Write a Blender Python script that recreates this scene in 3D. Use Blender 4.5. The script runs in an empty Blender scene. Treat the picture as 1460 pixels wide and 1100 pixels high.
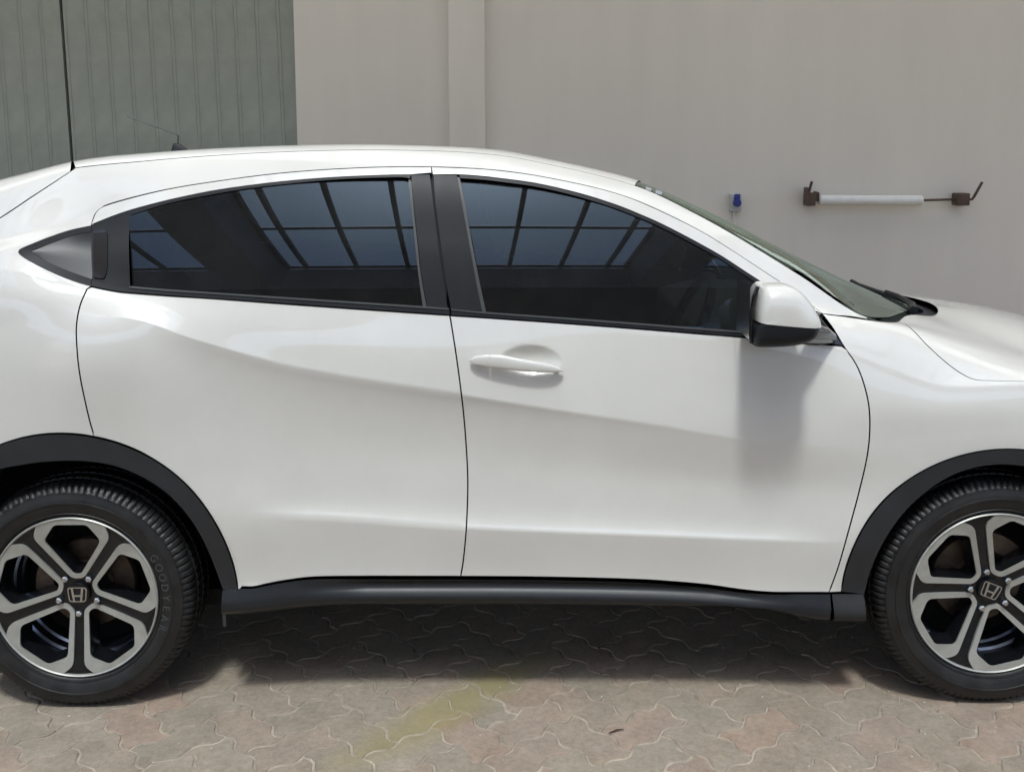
import bpy, bmesh, math, random
import numpy as np
from mathutils import Vector, Matrix
from mathutils.bvhtree import BVHTree
from mathutils.geometry import delaunay_2d_cdt

random.seed(7)
R = math.radians
S = bpy.context.scene
COL = S.collection

# ------------------------------------------------------------------ camera
FPX, PW, PH = 1450.0, 1460.0, 1100.0          # focal length and frame of the photograph in its pixels
CAM_POS = Vector((0.0, -2.77, 1.60))
PITCH, ROLL, CY = 7.0, 0.25, 390.0            # CY: row of the optical axis (the photo is a crop)
cd = bpy.data.cameras.new('camera')
cam = bpy.data.objects.new('camera', cd); COL.objects.link(cam)
cd.sensor_fit = 'HORIZONTAL'; cd.sensor_width = 36.0
cd.lens = 36.0 * FPX / PW
cd.shift_y = -(PH / 2 - CY) / PW
cd.clip_end = 500.0; cd.clip_start = 0.05
CAM_ROT = Matrix.Rotation(R(90 - PITCH), 3, 'X') @ Matrix.Rotation(R(-ROLL), 3, 'Z')
cam.matrix_world = Matrix.Translation(CAM_POS) @ CAM_ROT.to_4x4()
S.camera = cam

# ------------------------------------------------------------------ light
SUN_ELEV, SUN_AZ = 65.5, 4.0                  # from the camera side, almost square to the car
w = bpy.data.worlds.new('World'); S.world = w; w.use_nodes = True
nt = w.node_tree; nt.nodes.clear()
sky = nt.nodes.new('ShaderNodeTexSky'); sky.sky_type = 'NISHITA'; sky.sun_disc = False
sky.sun_elevation = R(SUN_ELEV); sky.sun_rotation = R(180 + SUN_AZ)
sky.air_density = 1.0; sky.dust_density = 3.5; sky.ozone_density = 1.0
bg = nt.nodes.new('ShaderNodeBackground'); bg.inputs['Strength'].default_value = 0.15
wo = nt.nodes.new('ShaderNodeOutputWorld')
nt.links.new(sky.outputs[0], bg.inputs[0]); nt.links.new(bg.outputs[0], wo.inputs[0])
sd = bpy.data.lights.new('sun', 'SUN'); sd.energy = 2.0; sd.angle = R(7.0); sd.color = (1.0, 0.955, 0.88)
sun = bpy.data.objects.new('sun', sd); COL.objects.link(sun)
sun.location = (0, -6, 12)
sun.rotation_euler = (R(90 - SUN_ELEV), 0, R(SUN_AZ))     # light travels down and towards +y
sun.rotation_euler = Vector((math.sin(R(SUN_AZ)) * math.cos(R(SUN_ELEV)), math.cos(R(SUN_AZ)) * math.cos(R(SUN_ELEV)), -math.sin(R(SUN_ELEV)))).to_track_quat('-Z', 'Y').to_euler()
S.view_settings.view_transform = 'Standard'; S.view_settings.look = 'None'
S.view_settings.gamma = 1.0; S.view_settings.use_curve_mapping = False
S.view_settings.exposure = 0.73
S.render.engine = 'CYCLES'
S.cycles.use_denoising = True
S.cycles.max_bounces = 10; S.cycles.diffuse_bounces = 6; S.cycles.glossy_bounces = 4
S.cycles.transparent_max_bounces = 16; S.cycles.sample_clamp_indirect = 4.0
S.cycles.caustics_reflective = False; S.cycles.caustics_refractive = False

# ------------------------------------------------------------------ helpers
def ray(px, py):
    d = CAM_ROT @ Vector(((px - PW / 2) / FPX, -(py - CY) / FPX, -1.0))
    return d.normalized()
def at(px, py, y):
    """pixel of the photograph -> surveyed point on the plane y"""
    d = ray(px, py); t = (y - CAM_POS.y) / d.y
    return CAM_POS + d * t

def new_obj(name, me, mat=None, parent=None):
    o = bpy.data.objects.new(name, me); COL.objects.link(o)
    if mat is not None and me is not None: me.materials.append(mat)
    if parent is not None: o.parent = parent
    return o
def empty(name, loc=(0, 0, 0), parent=None):
    o = bpy.data.objects.new(name, None); COL.objects.link(o); o.location = loc
    o.empty_display_size = 0.1
    if parent is not None: o.parent = parent
    return o
def tag(o, label=None, cat=None, group=None, kind=None):
    if label: o['label'] = label
    if cat: o['category'] = cat
    if group: o['group'] = group
    if kind: o['kind'] = kind
    return o
def mesh_from(verts, faces, name='m', smooth=False):
    me = bpy.data.meshes.new(name); me.from_pydata([tuple(v) for v in verts], [], faces)
    me.validate(); me.update()
    if smooth: me.shade_smooth()
    return me
class MB:
    """collects simple solids into one mesh"""
    def __init__(s): s.v = []; s.f = []
    def add(s, v, f):
        n = len(s.v); s.v += [tuple(p) for p in v]; s.f += [tuple(i + n for i in q) for q in f]; return s
    def box(s, x0, x1, y0, y1, z0, z1):
        return s.add([(x0,y0,z0),(x1,y0,z0),(x1,y1,z0),(x0,y1,z0),(x0,y0,z1),(x1,y0,z1),(x1,y1,z1),(x0,y1,z1)],
                     [(0,3,2,1),(4,5,6,7),(0,1,5,4),(1,2,6,5),(2,3,7,6),(3,0,4,7)])
    def tube(s, pts, rad, n=12, caps=True):
        pts = [Vector(p) for p in pts]
        rads = rad if isinstance(rad, (list, tuple)) else [rad] * len(pts)
        vs = []; fs = []; up = Vector((0.13, 0.21, 1)).normalized()
        for i, p in enumerate(pts):
            t = (pts[min(i + 1, len(pts) - 1)] - pts[max(i - 1, 0)]).normalized()
            a = t.cross(up).normalized(); b = a.cross(t)
            for k in range(n):
                an = 2 * math.pi * k / n
                vs.append(p + (a * math.cos(an) + b * math.sin(an)) * rads[i])
        for i in range(len(pts) - 1):
            for k in range(n):
                fs.append((i*n+k, i*n+(k+1)%n, (i+1)*n+(k+1)%n, (i+1)*n+k))
        if caps:
            fs.append(tuple(range(n))[::-1]); fs.append(tuple(range((len(pts)-1)*n, len(pts)*n)))
        return s.add(vs, fs)
    def lathe_y(s, prof, n=64, close=False):
        """profile of (radius, y) turned about the y axis"""
        m = len(prof); vs = []; fs = []
        for k in range(n):
            a = 2 * math.pi * k / n
            for r, y in prof: vs.append((r * math.cos(a), y, r * math.sin(a)))
        for k in range(n):
            for j in range(m if close else m - 1):
                fs.append((k*m+j, k*m+(j+1)%m, ((k+1)%n)*m+(j+1)%m, ((k+1)%n)*m+j))
        return s.add(vs, fs)
    def build(s, name, mat, parent=None, smooth=False, bevel=0.0, seg=2, angle=40):
        me = mesh_from(s.v, s.f, name, smooth)
        if bevel:
            bm = bmesh.new(); bm.from_mesh(me)
            bmesh.ops.recalc_face_normals(bm, faces=bm.faces)
            ed = [e for e in bm.edges if len(e.link_faces) == 2 and e.calc_face_angle(0) > R(30)]
            bmesh.ops.bevel(bm, geom=ed, offset=bevel, segments=seg, affect='EDGES', profile=0.5, clamp_overlap=True)
            bm.to_mesh(me); bm.free(); me.shade_smooth(); me.set_sharp_from_angle(angle=R(angle))
        elif smooth:
            bm = bmesh.new(); bm.from_mesh(me); bmesh.ops.recalc_face_normals(bm, faces=bm.faces); bm.to_mesh(me); bm.free()
            me.set_sharp_from_angle(angle=R(angle))
        return new_obj(name, me, mat, parent)

# ------------------------------------------------------------------ materials
def mat(name):
    m = bpy.data.materials.new(name); m.use_nodes = True
    nt = m.node_tree; b = nt.nodes['Principled BSDF']
    return m, nt, b
def N(nt, t, **kw):
    n = nt.nodes.new(t)
    for k, v in kw.items():
        if k in n.inputs: n.inputs[k].default_value = v
        else: setattr(n, k, v)
    return n
def simple(name, col, rough=0.5, metal=0.0, coat=0.0, noise=0.0, nscale=8.0, bump=0.0, bscale=200.0, spec=0.5, coat_rough=0.03):
    m, nt, b = mat(name)
    b.inputs['Base Color'].default_value = (*col, 1); b.inputs['Roughness'].default_value = rough
    b.inputs['Metallic'].default_value = metal; b.inputs['Coat Weight'].default_value = coat
    b.inputs['Coat Roughness'].default_value = coat_rough
    b.inputs['Specular IOR Level'].default_value = spec
    tc = N(nt, 'ShaderNodeTexCoord')
    if noise:
        no = N(nt, 'ShaderNodeTexNoise', Scale=nscale, Detail=6.0, Roughness=0.65)
        nt.links.new(tc.outputs['Object'], no.inputs['Vector'])
        mr = N(nt, 'ShaderNodeMapRange'); mr.inputs[1].default_value = 0.3; mr.inputs[2].default_value = 0.7
        mr.inputs[3].default_value = 1 - noise; mr.inputs[4].default_value = 1 + noise
        nt.links.new(no.outputs[0], mr.inputs[0])
        mx = N(nt, 'ShaderNodeMix', data_type='RGBA', blend_type='MULTIPLY'); mx.inputs[0].default_value = 1
        mx.inputs[6].default_value = (*col, 1); nt.links.new(mr.outputs[0], mx.inputs[7])
        nt.links.new(mx.outputs[2], b.inputs['Base Color'])
        m2 = N(nt, 'ShaderNodeMapRange'); m2.inputs[3].default_value = max(0, rough - noise * .5); m2.inputs[4].default_value = min(1, rough + noise * .5)
        nt.links.new(no.outputs[0], m2.inputs[0]); nt.links.new(m2.outputs[0], b.inputs['Roughness'])
    if bump:
        n2 = N(nt, 'ShaderNodeTexNoise', Scale=bscale, Detail=4.0)
        nt.links.new(tc.outputs['Object'], n2.inputs['Vector'])
        bp = N(nt, 'ShaderNodeBump', Strength=bump, Distance=0.002)
        nt.links.new(n2.outputs[0], bp.inputs['Height']); nt.links.new(bp.outputs[0], b.inputs['Normal'])
    return m

def paint_material():
    m, nt, b = mat('white_car_paint')
    tc = N(nt, 'ShaderNodeTexCoord')
    no = N(nt, 'ShaderNodeTexNoise', Scale=3.0, Detail=8.0, Roughness=0.7)
    nt.links.new(tc.outputs['Object'], no.inputs['Vector'])
    cr = N(nt, 'ShaderNodeValToRGB')
    cr.color_ramp.elements[0].position = 0.3; cr.color_ramp.elements[0].color = (0.66, 0.645, 0.60, 1)
    cr.color_ramp.elements[1].position = 0.6; cr.color_ramp.elements[1].color = (0.70, 0.685, 0.64, 1)
    nt.links.new(no.outputs[0], cr.inputs[0]); nt.links.new(cr.outputs[0], b.inputs['Base Color'])
    b.inputs['Roughness'].default_value = 0.38; b.inputs['Coat Weight'].default_value = 1.0
    b.inputs['Coat Roughness'].default_value = 0.012; b.inputs['Coat IOR'].default_value = 1.6
    return m
def glass_material(name, tint, f0=0.07, rough=0.0, col=(0.93, 0.97, 1.0), dust=0.0):
    m, nt, b = mat(name); nt.nodes.remove(b)
    out = nt.nodes['Material Output']
    tr = N(nt, 'ShaderNodeBsdfTransparent'); tr.inputs[0].default_value = (*tint, 1)
    gl = N(nt, 'ShaderNodeBsdfGlossy'); gl.inputs['Roughness'].default_value = rough; gl.inputs[0].default_value = (*col, 1)
    lw = N(nt, 'ShaderNodeLayerWeight'); lw.inputs['Blend'].default_value = 0.5
    pw = N(nt, 'ShaderNodeMath', operation='POWER'); pw.inputs[1].default_value = 5.0
    ma = N(nt, 'ShaderNodeMath', operation='MULTIPLY_ADD'); ma.inputs[1].default_value = 1 - f0; ma.inputs[2].default_value = f0
    mx = N(nt, 'ShaderNodeMixShader')
    nt.links.new(lw.outputs['Facing'], pw.inputs[0]); nt.links.new(pw.outputs[0], ma.inputs[0]); nt.links.new(ma.outputs[0], mx.inputs[0])
    nt.links.new(tr.outputs[0], mx.inputs[1]); nt.links.new(gl.outputs[0], mx.inputs[2])
    last = mx
    if dust:                       # thin film of dust, thicker in patches
        df = N(nt, 'ShaderNodeBsdfDiffuse'); df.inputs[0].default_value = (0.5, 0.49, 0.48, 1)
        tc = N(nt, 'ShaderNodeTexCoord'); no = N(nt, 'ShaderNodeTexNoise', Scale=6.0, Detail=8.0, Roughness=0.7)
        nt.links.new(tc.outputs['Object'], no.inputs['Vector'])
        mr = N(nt, 'ShaderNodeMapRange'); mr.inputs[1].default_value = 0.3; mr.inputs[2].default_value = 0.75; mr.inputs[3].default_value = dust * .6; mr.inputs[4].default_value = dust * 1.6
        nt.links.new(no.outputs[0], mr.inputs[0])
        m2 = N(nt, 'ShaderNodeMixShader'); nt.links.new(mr.outputs[0], m2.inputs[0]); nt.links.new(mx.outputs[0], m2.inputs[1]); nt.links.new(df.outputs[0], m2.inputs[2]); last = m2
    nt.links.new(last.outputs[0], out.inputs[0])
    return m
M = {}
M['paint'] = paint_material()
M['clad'] = simple('textured_black_plastic', (0.017, 0.018, 0.020), 0.57, noise=0.18, nscale=14, bump=0.25, bscale=900)
M['trim'] = simple('satin_black_trim', (0.0135, 0.015, 0.0175), 0.44, noise=0.1, nscale=20, spec=0.22)
M['gloss'] = simple('gloss_black', (0.010, 0.0105, 0.012), 0.16, coat=0.6, noise=0.1)
M['seal'] = simple('grey_rubber_seal', (0.042, 0.045, 0.044), 0.5, noise=0.15, nscale=30)
M['sill'] = simple('satin_sill_plastic', (0.010, 0.0115, 0.014), 0.40, noise=0.12, nscale=12, bump=0.12, bscale=900)
M['dash'] = simple('dashboard_grey', (0.07, 0.075, 0.075), 0.7, noise=0.2)
M['dark'] = simple('underbody_black', (0.006, 0.006, 0.006), 0.9)
M['inner'] = simple('interior_black', (0.018, 0.018, 0.019), 0.8, noise=0.2)
M['rubber'] = simple('tyre_rubber', (0.0105, 0.0102, 0.0102), 0.48, noise=0.55, nscale=16, bump=0.4, bscale=260)
M['letter'] = simple('raised_rubber_lettering', (0.06, 0.06, 0.06), 0.5)
M['alloy'] = simple('machined_alloy', (0.45, 0.45, 0.415), 0.42, metal=0.5, noise=0.10, nscale=30)
M['wblack'] = simple('wheel_black_lacquer', (0.006, 0.0065, 0.008), 0.2, coat=0.4, noise=0.2, nscale=40, spec=0.3)
M['barrel'] = simple('wheel_barrel', (0.16, 0.18, 0.23), 0.2, metal=0.9, noise=0.2, nscale=18)
M['disc'] = simple('brake_disc_steel', (0.16, 0.12, 0.09), 0.5, metal=0.6, noise=0.4, nscale=25)
M['chrome'] = simple('bright_chrome', (0.62, 0.62, 0.60), 0.25, metal=1.0)
M['glass'] = glass_material('tinted_side_glass', (0.10, 0.115, 0.12), 0.045, col=(0.47, 0.65, 0.86), dust=0.02)
M['wind'] = glass_material('windscreen_glass', (0.74, 0.88, 0.82), 0.36, col=(0.86, 1.0, 0.94))
M['pane'] = glass_material('roof_glass', (0.86, 0.91, 0.95), 0.03)
M['red'] = simple('tail_lamp_red', (0.35, 0.01, 0.012), 0.1, coat=1.0)
M['lamp'] = simple('head_lamp_clear', (0.5, 0.52, 0.54), 0.08, metal=0.7, coat=1.0)
M['white_plastic'] = simple('white_sticker', (0.30, 0.31, 0.33), 0.5)
M['steel'] = simple('grey_painted_steel', (0.035, 0.042, 0.05), 0.5, noise=0.15)
M['rust'] = simple('rusty_brown_steel', (0.085, 0.055, 0.04), 0.75, noise=0.5, nscale=60, bump=0.5, bscale=300)
M['ram'] = simple('white_painted_tube', (0.72, 0.72, 0.69), 0.35, noise=0.06, nscale=25)
M['socket'] = simple('pale_plastic_box', (0.46, 0.48, 0.47), 0.5, noise=0.06)
M['blue'] = simple('blue_plastic', (0.018, 0.03, 0.21), 0.35)

def milky_material():  # for the added light-spreading sheets over the wall strip
    m, nt, b = mat('added_translucent_sheet'); nt.nodes.remove(b)
    t = N(nt, 'ShaderNodeBsdfTranslucent'); t.inputs[0].default_value = (0.80, 0.80, 0.77, 1)
    nt.links.new(t.outputs[0], nt.nodes['Material Output'].inputs[0]); return m
M['milky'] = milky_material()
def wall_material(name, col, var=0.03, streak=0.03):
    m, nt, b = mat(name)
    tc = N(nt, 'ShaderNodeTexCoord')
    n1 = N(nt, 'ShaderNodeTexNoise', Scale=0.9, Detail=7.0, Roughness=0.6)
    mp = N(nt, 'ShaderNodeMapping'); mp.inputs['Scale'].default_value = (5.0, 5.0, 0.6)
    n2 = N(nt, 'ShaderNodeTexNoise', Scale=1.3, Detail=6.0)
    nt.links.new(tc.outputs['Object'], n1.inputs['Vector']); nt.links.new(tc.outputs['Object'], mp.inputs[0]); nt.links.new(mp.outputs[0], n2.inputs['Vector'])
    ad = N(nt, 'ShaderNodeMath', operation='ADD'); nt.links.new(n1.outputs[0], ad.inputs[0]); nt.links.new(n2.outputs[0], ad.inputs[1])
    mr = N(nt, 'ShaderNodeMapRange'); mr.inputs[1].default_value = 0.6; mr.inputs[2].default_value = 1.4
    mr.inputs[3].default_value = 1 - var - streak; mr.inputs[4].default_value = 1 + var
    nt.links.new(ad.outputs[0], mr.inputs[0])
    mx = N(nt, 'ShaderNodeMix', data_type='RGBA', blend_type='MULTIPLY'); mx.inputs[0].default_value = 1
    mx.inputs[6].default_value = (*col, 1); nt.links.new(mr.outputs[0], mx.inputs[7]); nt.links.new(mx.outputs[2], b.inputs['Base Color'])
    b.inputs['Roughness'].default_value = 0.75
    n3 = N(nt, 'ShaderNodeTexNoise', Scale=60.0, Detail=5.0); nt.links.new(tc.outputs['Object'], n3.inputs['Vector'])
    bp = N(nt, 'ShaderNodeBump', Strength=0.12, Distance=0.004); nt.links.new(n3.outputs[0], bp.inputs['Height']); nt.links.new(bp.outputs[0], b.inputs['Normal'])
    return m
M['wall'] = wall_material('grey_rendered_wall', (0.695, 0.655, 0.585))
M['post'] = wall_material('grey_rendered_post', (0.715, 0.67, 0.595))
M['roofwhite'] = wall_material('white_roof_plaster', (0.72, 0.70, 0.67))
M['bounce_wall'] = wall_material('grey_bounce_wall', (0.62, 0.60, 0.56))  # pale tone chosen to bounce light back at the car
M['soffit'] = wall_material('shade_toned_soffit', (0.10, 0.095, 0.09))  # shade of the ceiling underside put into the base colour
M['gate'] = simple('sage_green_metal', (0.285, 0.31, 0.265), 0.6, noise=0.12, nscale=5, bump=0.1, bscale=80)

def paver_material():
    m, nt, b = mat('weathered_concrete_paver')
    geo = N(nt, 'ShaderNodeNewGeometry'); oi = N(nt, 'ShaderNodeObjectInfo')
    ad = N(nt, 'ShaderNodeMath', operation='ADD'); nt.links.new(geo.outputs['Random Per Island'], ad.inputs[0]); nt.links.new(oi.outputs['Random'], ad.inputs[1])
    fr = N(nt, 'ShaderNodeMath', operation='FRACT'); nt.links.new(ad.outputs[0], fr.inputs[0])
    cr = N(nt, 'ShaderNodeValToRGB'); e = cr.color_ramp.elements
    e[0].position = 0.0; e[0].color = (0.300, 0.232, 0.172, 1); e[1].position = 1.0; e[1].color = (0.300, 0.250, 0.190, 1)
    for p, c in ((0.25, (0.278, 0.234, 0.178, 1)), (0.5, (0.315, 0.230, 0.172, 1)), (0.75, (0.270, 0.228, 0.172, 1))):
        k = e.new(p); k.color = c
    nt.links.new(fr.outputs[0], cr.inputs[0])
    n1 = N(nt, 'ShaderNodeTexNoise', Scale=9.0, Detail=8.0, Roughness=0.7); nt.links.new(geo.outputs['Position'], n1.inputs['Vector'])
    mr = N(nt, 'ShaderNodeMapRange'); mr.inputs[1].default_value = 0.3; mr.inputs[2].default_value = 0.7; mr.inputs[3].default_value = 0.78; mr.inputs[4].default_value = 1.18
    nt.links.new(n1.outputs[0], mr.inputs[0])
    mx = N(nt, 'ShaderNodeMix', data_type='RGBA', blend_type='MULTIPLY'); mx.inputs[0].default_value = 1
    nt.links.new(cr.outputs[0], mx.inputs[6]); nt.links.new(mr.outputs[0], mx.inputs[7])
    # pale dust film
    n2 = N(nt, 'ShaderNodeTexNoise', Scale=3.1, Detail=7.0, Roughness=0.65); nt.links.new(geo.outputs['Position'], n2.inputs['Vector'])
    m2 = N(nt, 'ShaderNodeMapRange'); m2.inputs[1].default_value = 0.45; m2.inputs[2].default_value = 0.75; m2.inputs[3].default_value = 0.0; m2.inputs[4].default_value = 0.5
    nt.links.new(n2.outputs[0], m2.inputs[0])
    mx2 = N(nt, 'ShaderNodeMix', data_type='RGBA'); mx2.inputs[7].default_value = (0.30, 0.26, 0.215, 1)
    nt.links.new(m2.outputs[0], mx2.inputs[0]); nt.links.new(mx.outputs[2], mx2.inputs[6])
    n5 = N(nt, 'ShaderNodeTexNoise', Scale=55.0, Detail=8.0, Roughness=0.75); nt.links.new(geo.outputs['Position'], n5.inputs['Vector'])
    m5 = N(nt, 'ShaderNodeMapRange'); m5.inputs[1].default_value = 0.32; m5.inputs[2].default_value = 0.68; m5.inputs[3].default_value = 0.80; m5.inputs[4].default_value = 1.17
    nt.links.new(n5.outputs[0], m5.inputs[0])
    mx5 = N(nt, 'ShaderNodeMix', data_type='RGBA', blend_type='MULTIPLY'); mx5.inputs[0].default_value = 1
    nt.links.new(mx2.outputs[2], mx5.inputs[6]); nt.links.new(m5.outputs[0], mx5.inputs[7]); mx2 = mx5
    n6 = N(nt, 'ShaderNodeTexNoise', Scale=17.0, Detail=9.0, Roughness=0.8); nt.links.new(geo.outputs['Position'], n6.inputs['Vector'])
    m6 = N(nt, 'ShaderNodeMapRange'); m6.inputs[1].default_value = 0.54; m6.inputs[2].default_value = 0.66; m6.inputs[3].default_value = 0.0; m6.inputs[4].default_value = 0.55
    nt.links.new(n6.outputs[0], m6.inputs[0])
    mx6 = N(nt, 'ShaderNodeMix', data_type='RGBA'); mx6.inputs[7].default_value = (0.345, 0.30, 0.245, 1)
    nt.links.new(m6.outputs[0], mx6.inputs[0]); nt.links.new(mx2.outputs[2], mx6.inputs[6]); mx2 = mx6
    # yellow-green moss streak with its own shape, running away from the car
    sub = N(nt, 'ShaderNodeVectorMath', operation='SUBTRACT'); c = at(650, 1000, 0); g = GP(655, 1000)
    sub.inputs[1].default_value = (g.x, g.y, 0); nt.links.new(geo.outputs['Position'], sub.inputs[0])
    mp = N(nt, 'ShaderNodeMapping'); mp.vector_type = 'TEXTURE'; mp.inputs['Rotation'].default_value = (0, 0, R(48)); mp.inputs['Scale'].default_value = (0.60, 0.115, 1)
    nt.links.new(sub.outputs[0], mp.inputs[0])
    n3 = N(nt, 'ShaderNodeTexNoise', Scale=7.0, Detail=6.0); nt.links.new(geo.outputs['Position'], n3.inputs['Vector'])
    ln = N(nt, 'ShaderNodeVectorMath', operation='LENGTH'); nt.links.new(mp.outputs[0], ln.inputs[0])
    s1 = N(nt, 'ShaderNodeMath', operation='ADD'); nt.links.new(ln.outputs['Value'], s1.inputs[0]); nt.links.new(n3.outputs[0], s1.inputs[1])
    m3 = N(nt, 'ShaderNodeMapRange'); m3.inputs[1].default_value = 1.45; m3.inputs[2].default_value = 0.75; m3.inputs[3].default_value = 0.0; m3.inputs[4].default_value = 0.62
    nt.links.new(s1.outputs[0], m3.inputs[0])
    mx3 = N(nt, 'ShaderNodeMix', data_type='RGBA'); mx3.inputs[7].default_value = (0.27, 0.225, 0.085, 1)
    nt.links.new(m3.outputs[0], mx3.inputs[0]); nt.links.new(mx2.outputs[2], mx3.inputs[6])
    nt.links.new(mx3.outputs[2], b.inputs['Base Color'])
    b.inputs['Roughness'].default_value = 0.85
    n4 = N(nt, 'ShaderNodeTexNoise', Scale=140.0, Detail=5.0); nt.links.new(geo.outputs['Position'], n4.inputs['Vector'])
    bp = N(nt, 'ShaderNodeBump', Strength=0.6, Distance=0.003); nt.links.new(n4.outputs[0], bp.inputs['Height']); nt.links.new(bp.outputs[0], b.inputs['Normal'])
    return m
def GP(px, py):
    """pixel -> point on the ground"""
    d = ray(px, py); t = -CAM_POS.z / d.z
    return CAM_POS + d * t
M['paver'] = paver_material()
M['grit'] = simple('pale_grit', (0.50, 0.47, 0.42), 0.9)
M['twig'] = simple('dark_twig', (0.06, 0.035, 0.025), 0.85, noise=0.3)
M['sand'] = simple('pale_joint_sand', (0.35, 0.295, 0.23), 0.95, noise=0.45, nscale=14, bump=0.5, bscale=300)

# ------------------------------------------------------------------ ground
WALL_Y = 3.6
gm = mesh_from([(-60, -60, -0.0035), (60, -60, -0.0035), (60, 60, -0.0035), (-60, 60, -0.0035)], [(0, 1, 2, 3)])
ground = new_obj('ground', gm, M['sand']); tag(ground, 'brown interlocking paved courtyard floor with sandy joints', 'ground', kind='structure')

PWD = 0.1125                                   # grid of the interlocking blocks: each covers two cells, laid in herringbone
WAVE = [(0.0, 0.0), (0.20, 0.095), (0.36, 0.085), (0.64, -0.085), (0.80, -0.095)]
def paver_outline(gap):
    pts = []
    def walk(p, d, nrm, flip):
        for s_, o_ in (WAVE if not flip else [(0.0, 0.0)] + [(1 - q[0], q[1]) for q in WAVE[:0:-1]]):
            pts.append(Vector((p[0] + d[0]*s_ + nrm[0]*o_, p[1] + d[1]*s_ + nrm[1]*o_)) * PWD)
    H, V = (0, 1), (-1, 0)
    walk((-1, -.5), (1, 0), H, False); walk((0, -.5), (1, 0), H, False)
    walk((1, -.5), (0, 1), V, False)
    walk((1, .5), (-1, 0), H, True); walk((0, .5), (-1, 0), H, True)
    walk((-1, .5), (0, -1), V, True)
    n = len(pts); out = []
    for i in range(n):
        p0, p1, p2 = pts[i-1], pts[i], pts[(i+1) % n]
        e1 = (p1 - p0).normalized(); e2 = (p2 - p1).normalized()
        nn = Vector((-(e1.y + e2.y), e1.x + e2.x)); nn.normalize()
        out.append(p1 + nn * gap)
    return out
ol, ol2 = paver_outline(0.0024), paver_outline(0.0058)
npv = len(ol)
pv = [(p.x, p.y, -0.05) for p in ol] + [(p.x, p.y, -0.0036) for p in ol] + [(p.x, p.y, 0.0) for p in ol2]
pf = [(i, (i+1) % npv, npv + (i+1) % npv, npv + i) for i in range(npv)] + [(npv + i, npv + (i+1) % npv, 2*npv + (i+1) % npv, 2*npv + i) for i in range(npv)] + [tuple(range(2*npv, 3*npv))]
pav_me = mesh_from(pv[npv:], [tuple(i - npv for i in f) for f in pf[npv:]], 'paver'); pav_me.materials.append(M['paver'])
ANG = R(41); ca, sa = math.cos(ANG), math.sin(ANG)
cells = []
for j in range(-62, 63):
    for i in range(-62, 63):
        d = (i - j) % 4
        if d == 0: lx, ly, rot = (i + 1.0) * PWD, (j + .5) * PWD, 0.0
        elif d == 3: lx, ly, rot = (i + .5) * PWD, (j + 1.0) * PWD, math.pi / 2
        else: continue
        X, Y = lx * ca - ly * sa, lx * sa + ly * ca - 0.2
        if -4.6 < X < 4.6 and -4.2 < Y < WALL_Y - 0.12: cells.append((X, Y, rot))
def vis_key(c):
    X, Y, _ = c
    z = Y - CAM_POS.y
    if z < 0.3: return 1e9
    px = 730 + FPX * X / (z + 0.2)
    inside = -60 < px < 1520 and -0.30 < Y < 0.75
    return (0 if inside else 10) + abs(Y - 0.05) + 0.15 * abs(X)
cells.sort(key=vis_key)
rng = random.Random(3)
mb = MB()
for k, (X, Y, rot) in enumerate(cells):
    mw = Matrix.Translation((X + rng.uniform(-.0012, .0012), Y + rng.uniform(-.0012, .0012), rng.uniform(-0.0016, 0.0006))) @ Matrix.Rotation(ANG + rot + rng.uniform(-.014, .014), 4, 'Z') @ Matrix.Rotation(rng.uniform(-.014, .014), 4, 'X') @ Matrix.Rotation(rng.uniform(-.014, .014), 4, 'Y')
    if k < 300:
        o = new_obj('paver', pav_me, None, ground); o.matrix_world = mw
    else:
        mb.add([mw @ Vector(p) for p in pv[npv:]], [tuple(i - npv for i in f) for f in pf[npv:]])
tag(mb.build('paver_field', M['paver'], ground), kind='stuff')
# loose grit and a twig
gr = MB()
for k in range(420):
    X, Y = rng.uniform(-1.9, 1.9), rng.uniform(-.45, .5); r_ = rng.choice([.0008, .001, .0012, .0016, .003]) * rng.uniform(.7, 1.3)
    gr.add([(X + r_ * rng.uniform(.7, 1.3) * q[0], Y + r_ * rng.uniform(.7, 1.3) * q[1], .001 + r_ * .7 * q[2]) for q in ((1,0,0),(-1,0,0),(0,1,0),(0,-1,0),(0,0,1),(0,0,-1))],
           [(0,2,4),(2,1,4),(1,3,4),(3,0,4),(2,0,5),(1,2,5),(3,1,5),(0,3,5)])
tag(gr.build('grit', M['grit']), 'pale grit scattered over the paving', 'grit', kind='stuff')
g0, g1 = GP(868, 1047), GP(889, 1041.5)
tw = MB().tube([g0 + Vector((0, 0, .006)), (g0 + g1) / 2 + Vector((.002, .004, .007)), g1 + Vector((0, 0, .006))], [.0014, .0024, .0012], 7).build('twig', M['twig'], smooth=True)
tag(tw, 'small dark twig lying on the paving in front of the car', 'twig')

# ------------------------------------------------------------------ back wall, gate, roof
def wx(px, py=100, y=WALL_Y): return at(px, py, y).x
GATE_R = wx(421)
bw = empty('back_wall', (2.5, WALL_Y, 0)); tag(bw, 'plain grey rendered wall behind the car with a square post', 'wall')
def wchild(mbd, name, m, bevel=0.0):
    o = mbd.build(name, m, bw, bevel=bevel); o.location = (-2.5, -WALL_Y, 0); return o
wchild(MB().box(GATE_R, 7.0, WALL_Y, WALL_Y + 0.25, -0.05, 5.6), 'wall_face', M['wall'])
wchild(MB().box(wx(639.5, 100, WALL_Y - .05), wx(691.5, 100, WALL_Y - .05), WALL_Y - 0.05, WALL_Y - 0.001, -0.05, 4.3), 'post', M['post'], bevel=0.008)
lt = empty('left_wall', (-7, WALL_Y, 0)); tag(lt, 'rendered wall beyond the green gate', 'wall')
o = MB().box(-7, -3.6, WALL_Y + .02, WALL_Y + 0.25, -0.05, 5.6).build('wall_face', M['wall'], lt); o.location = (7, -WALL_Y, 0)

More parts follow.
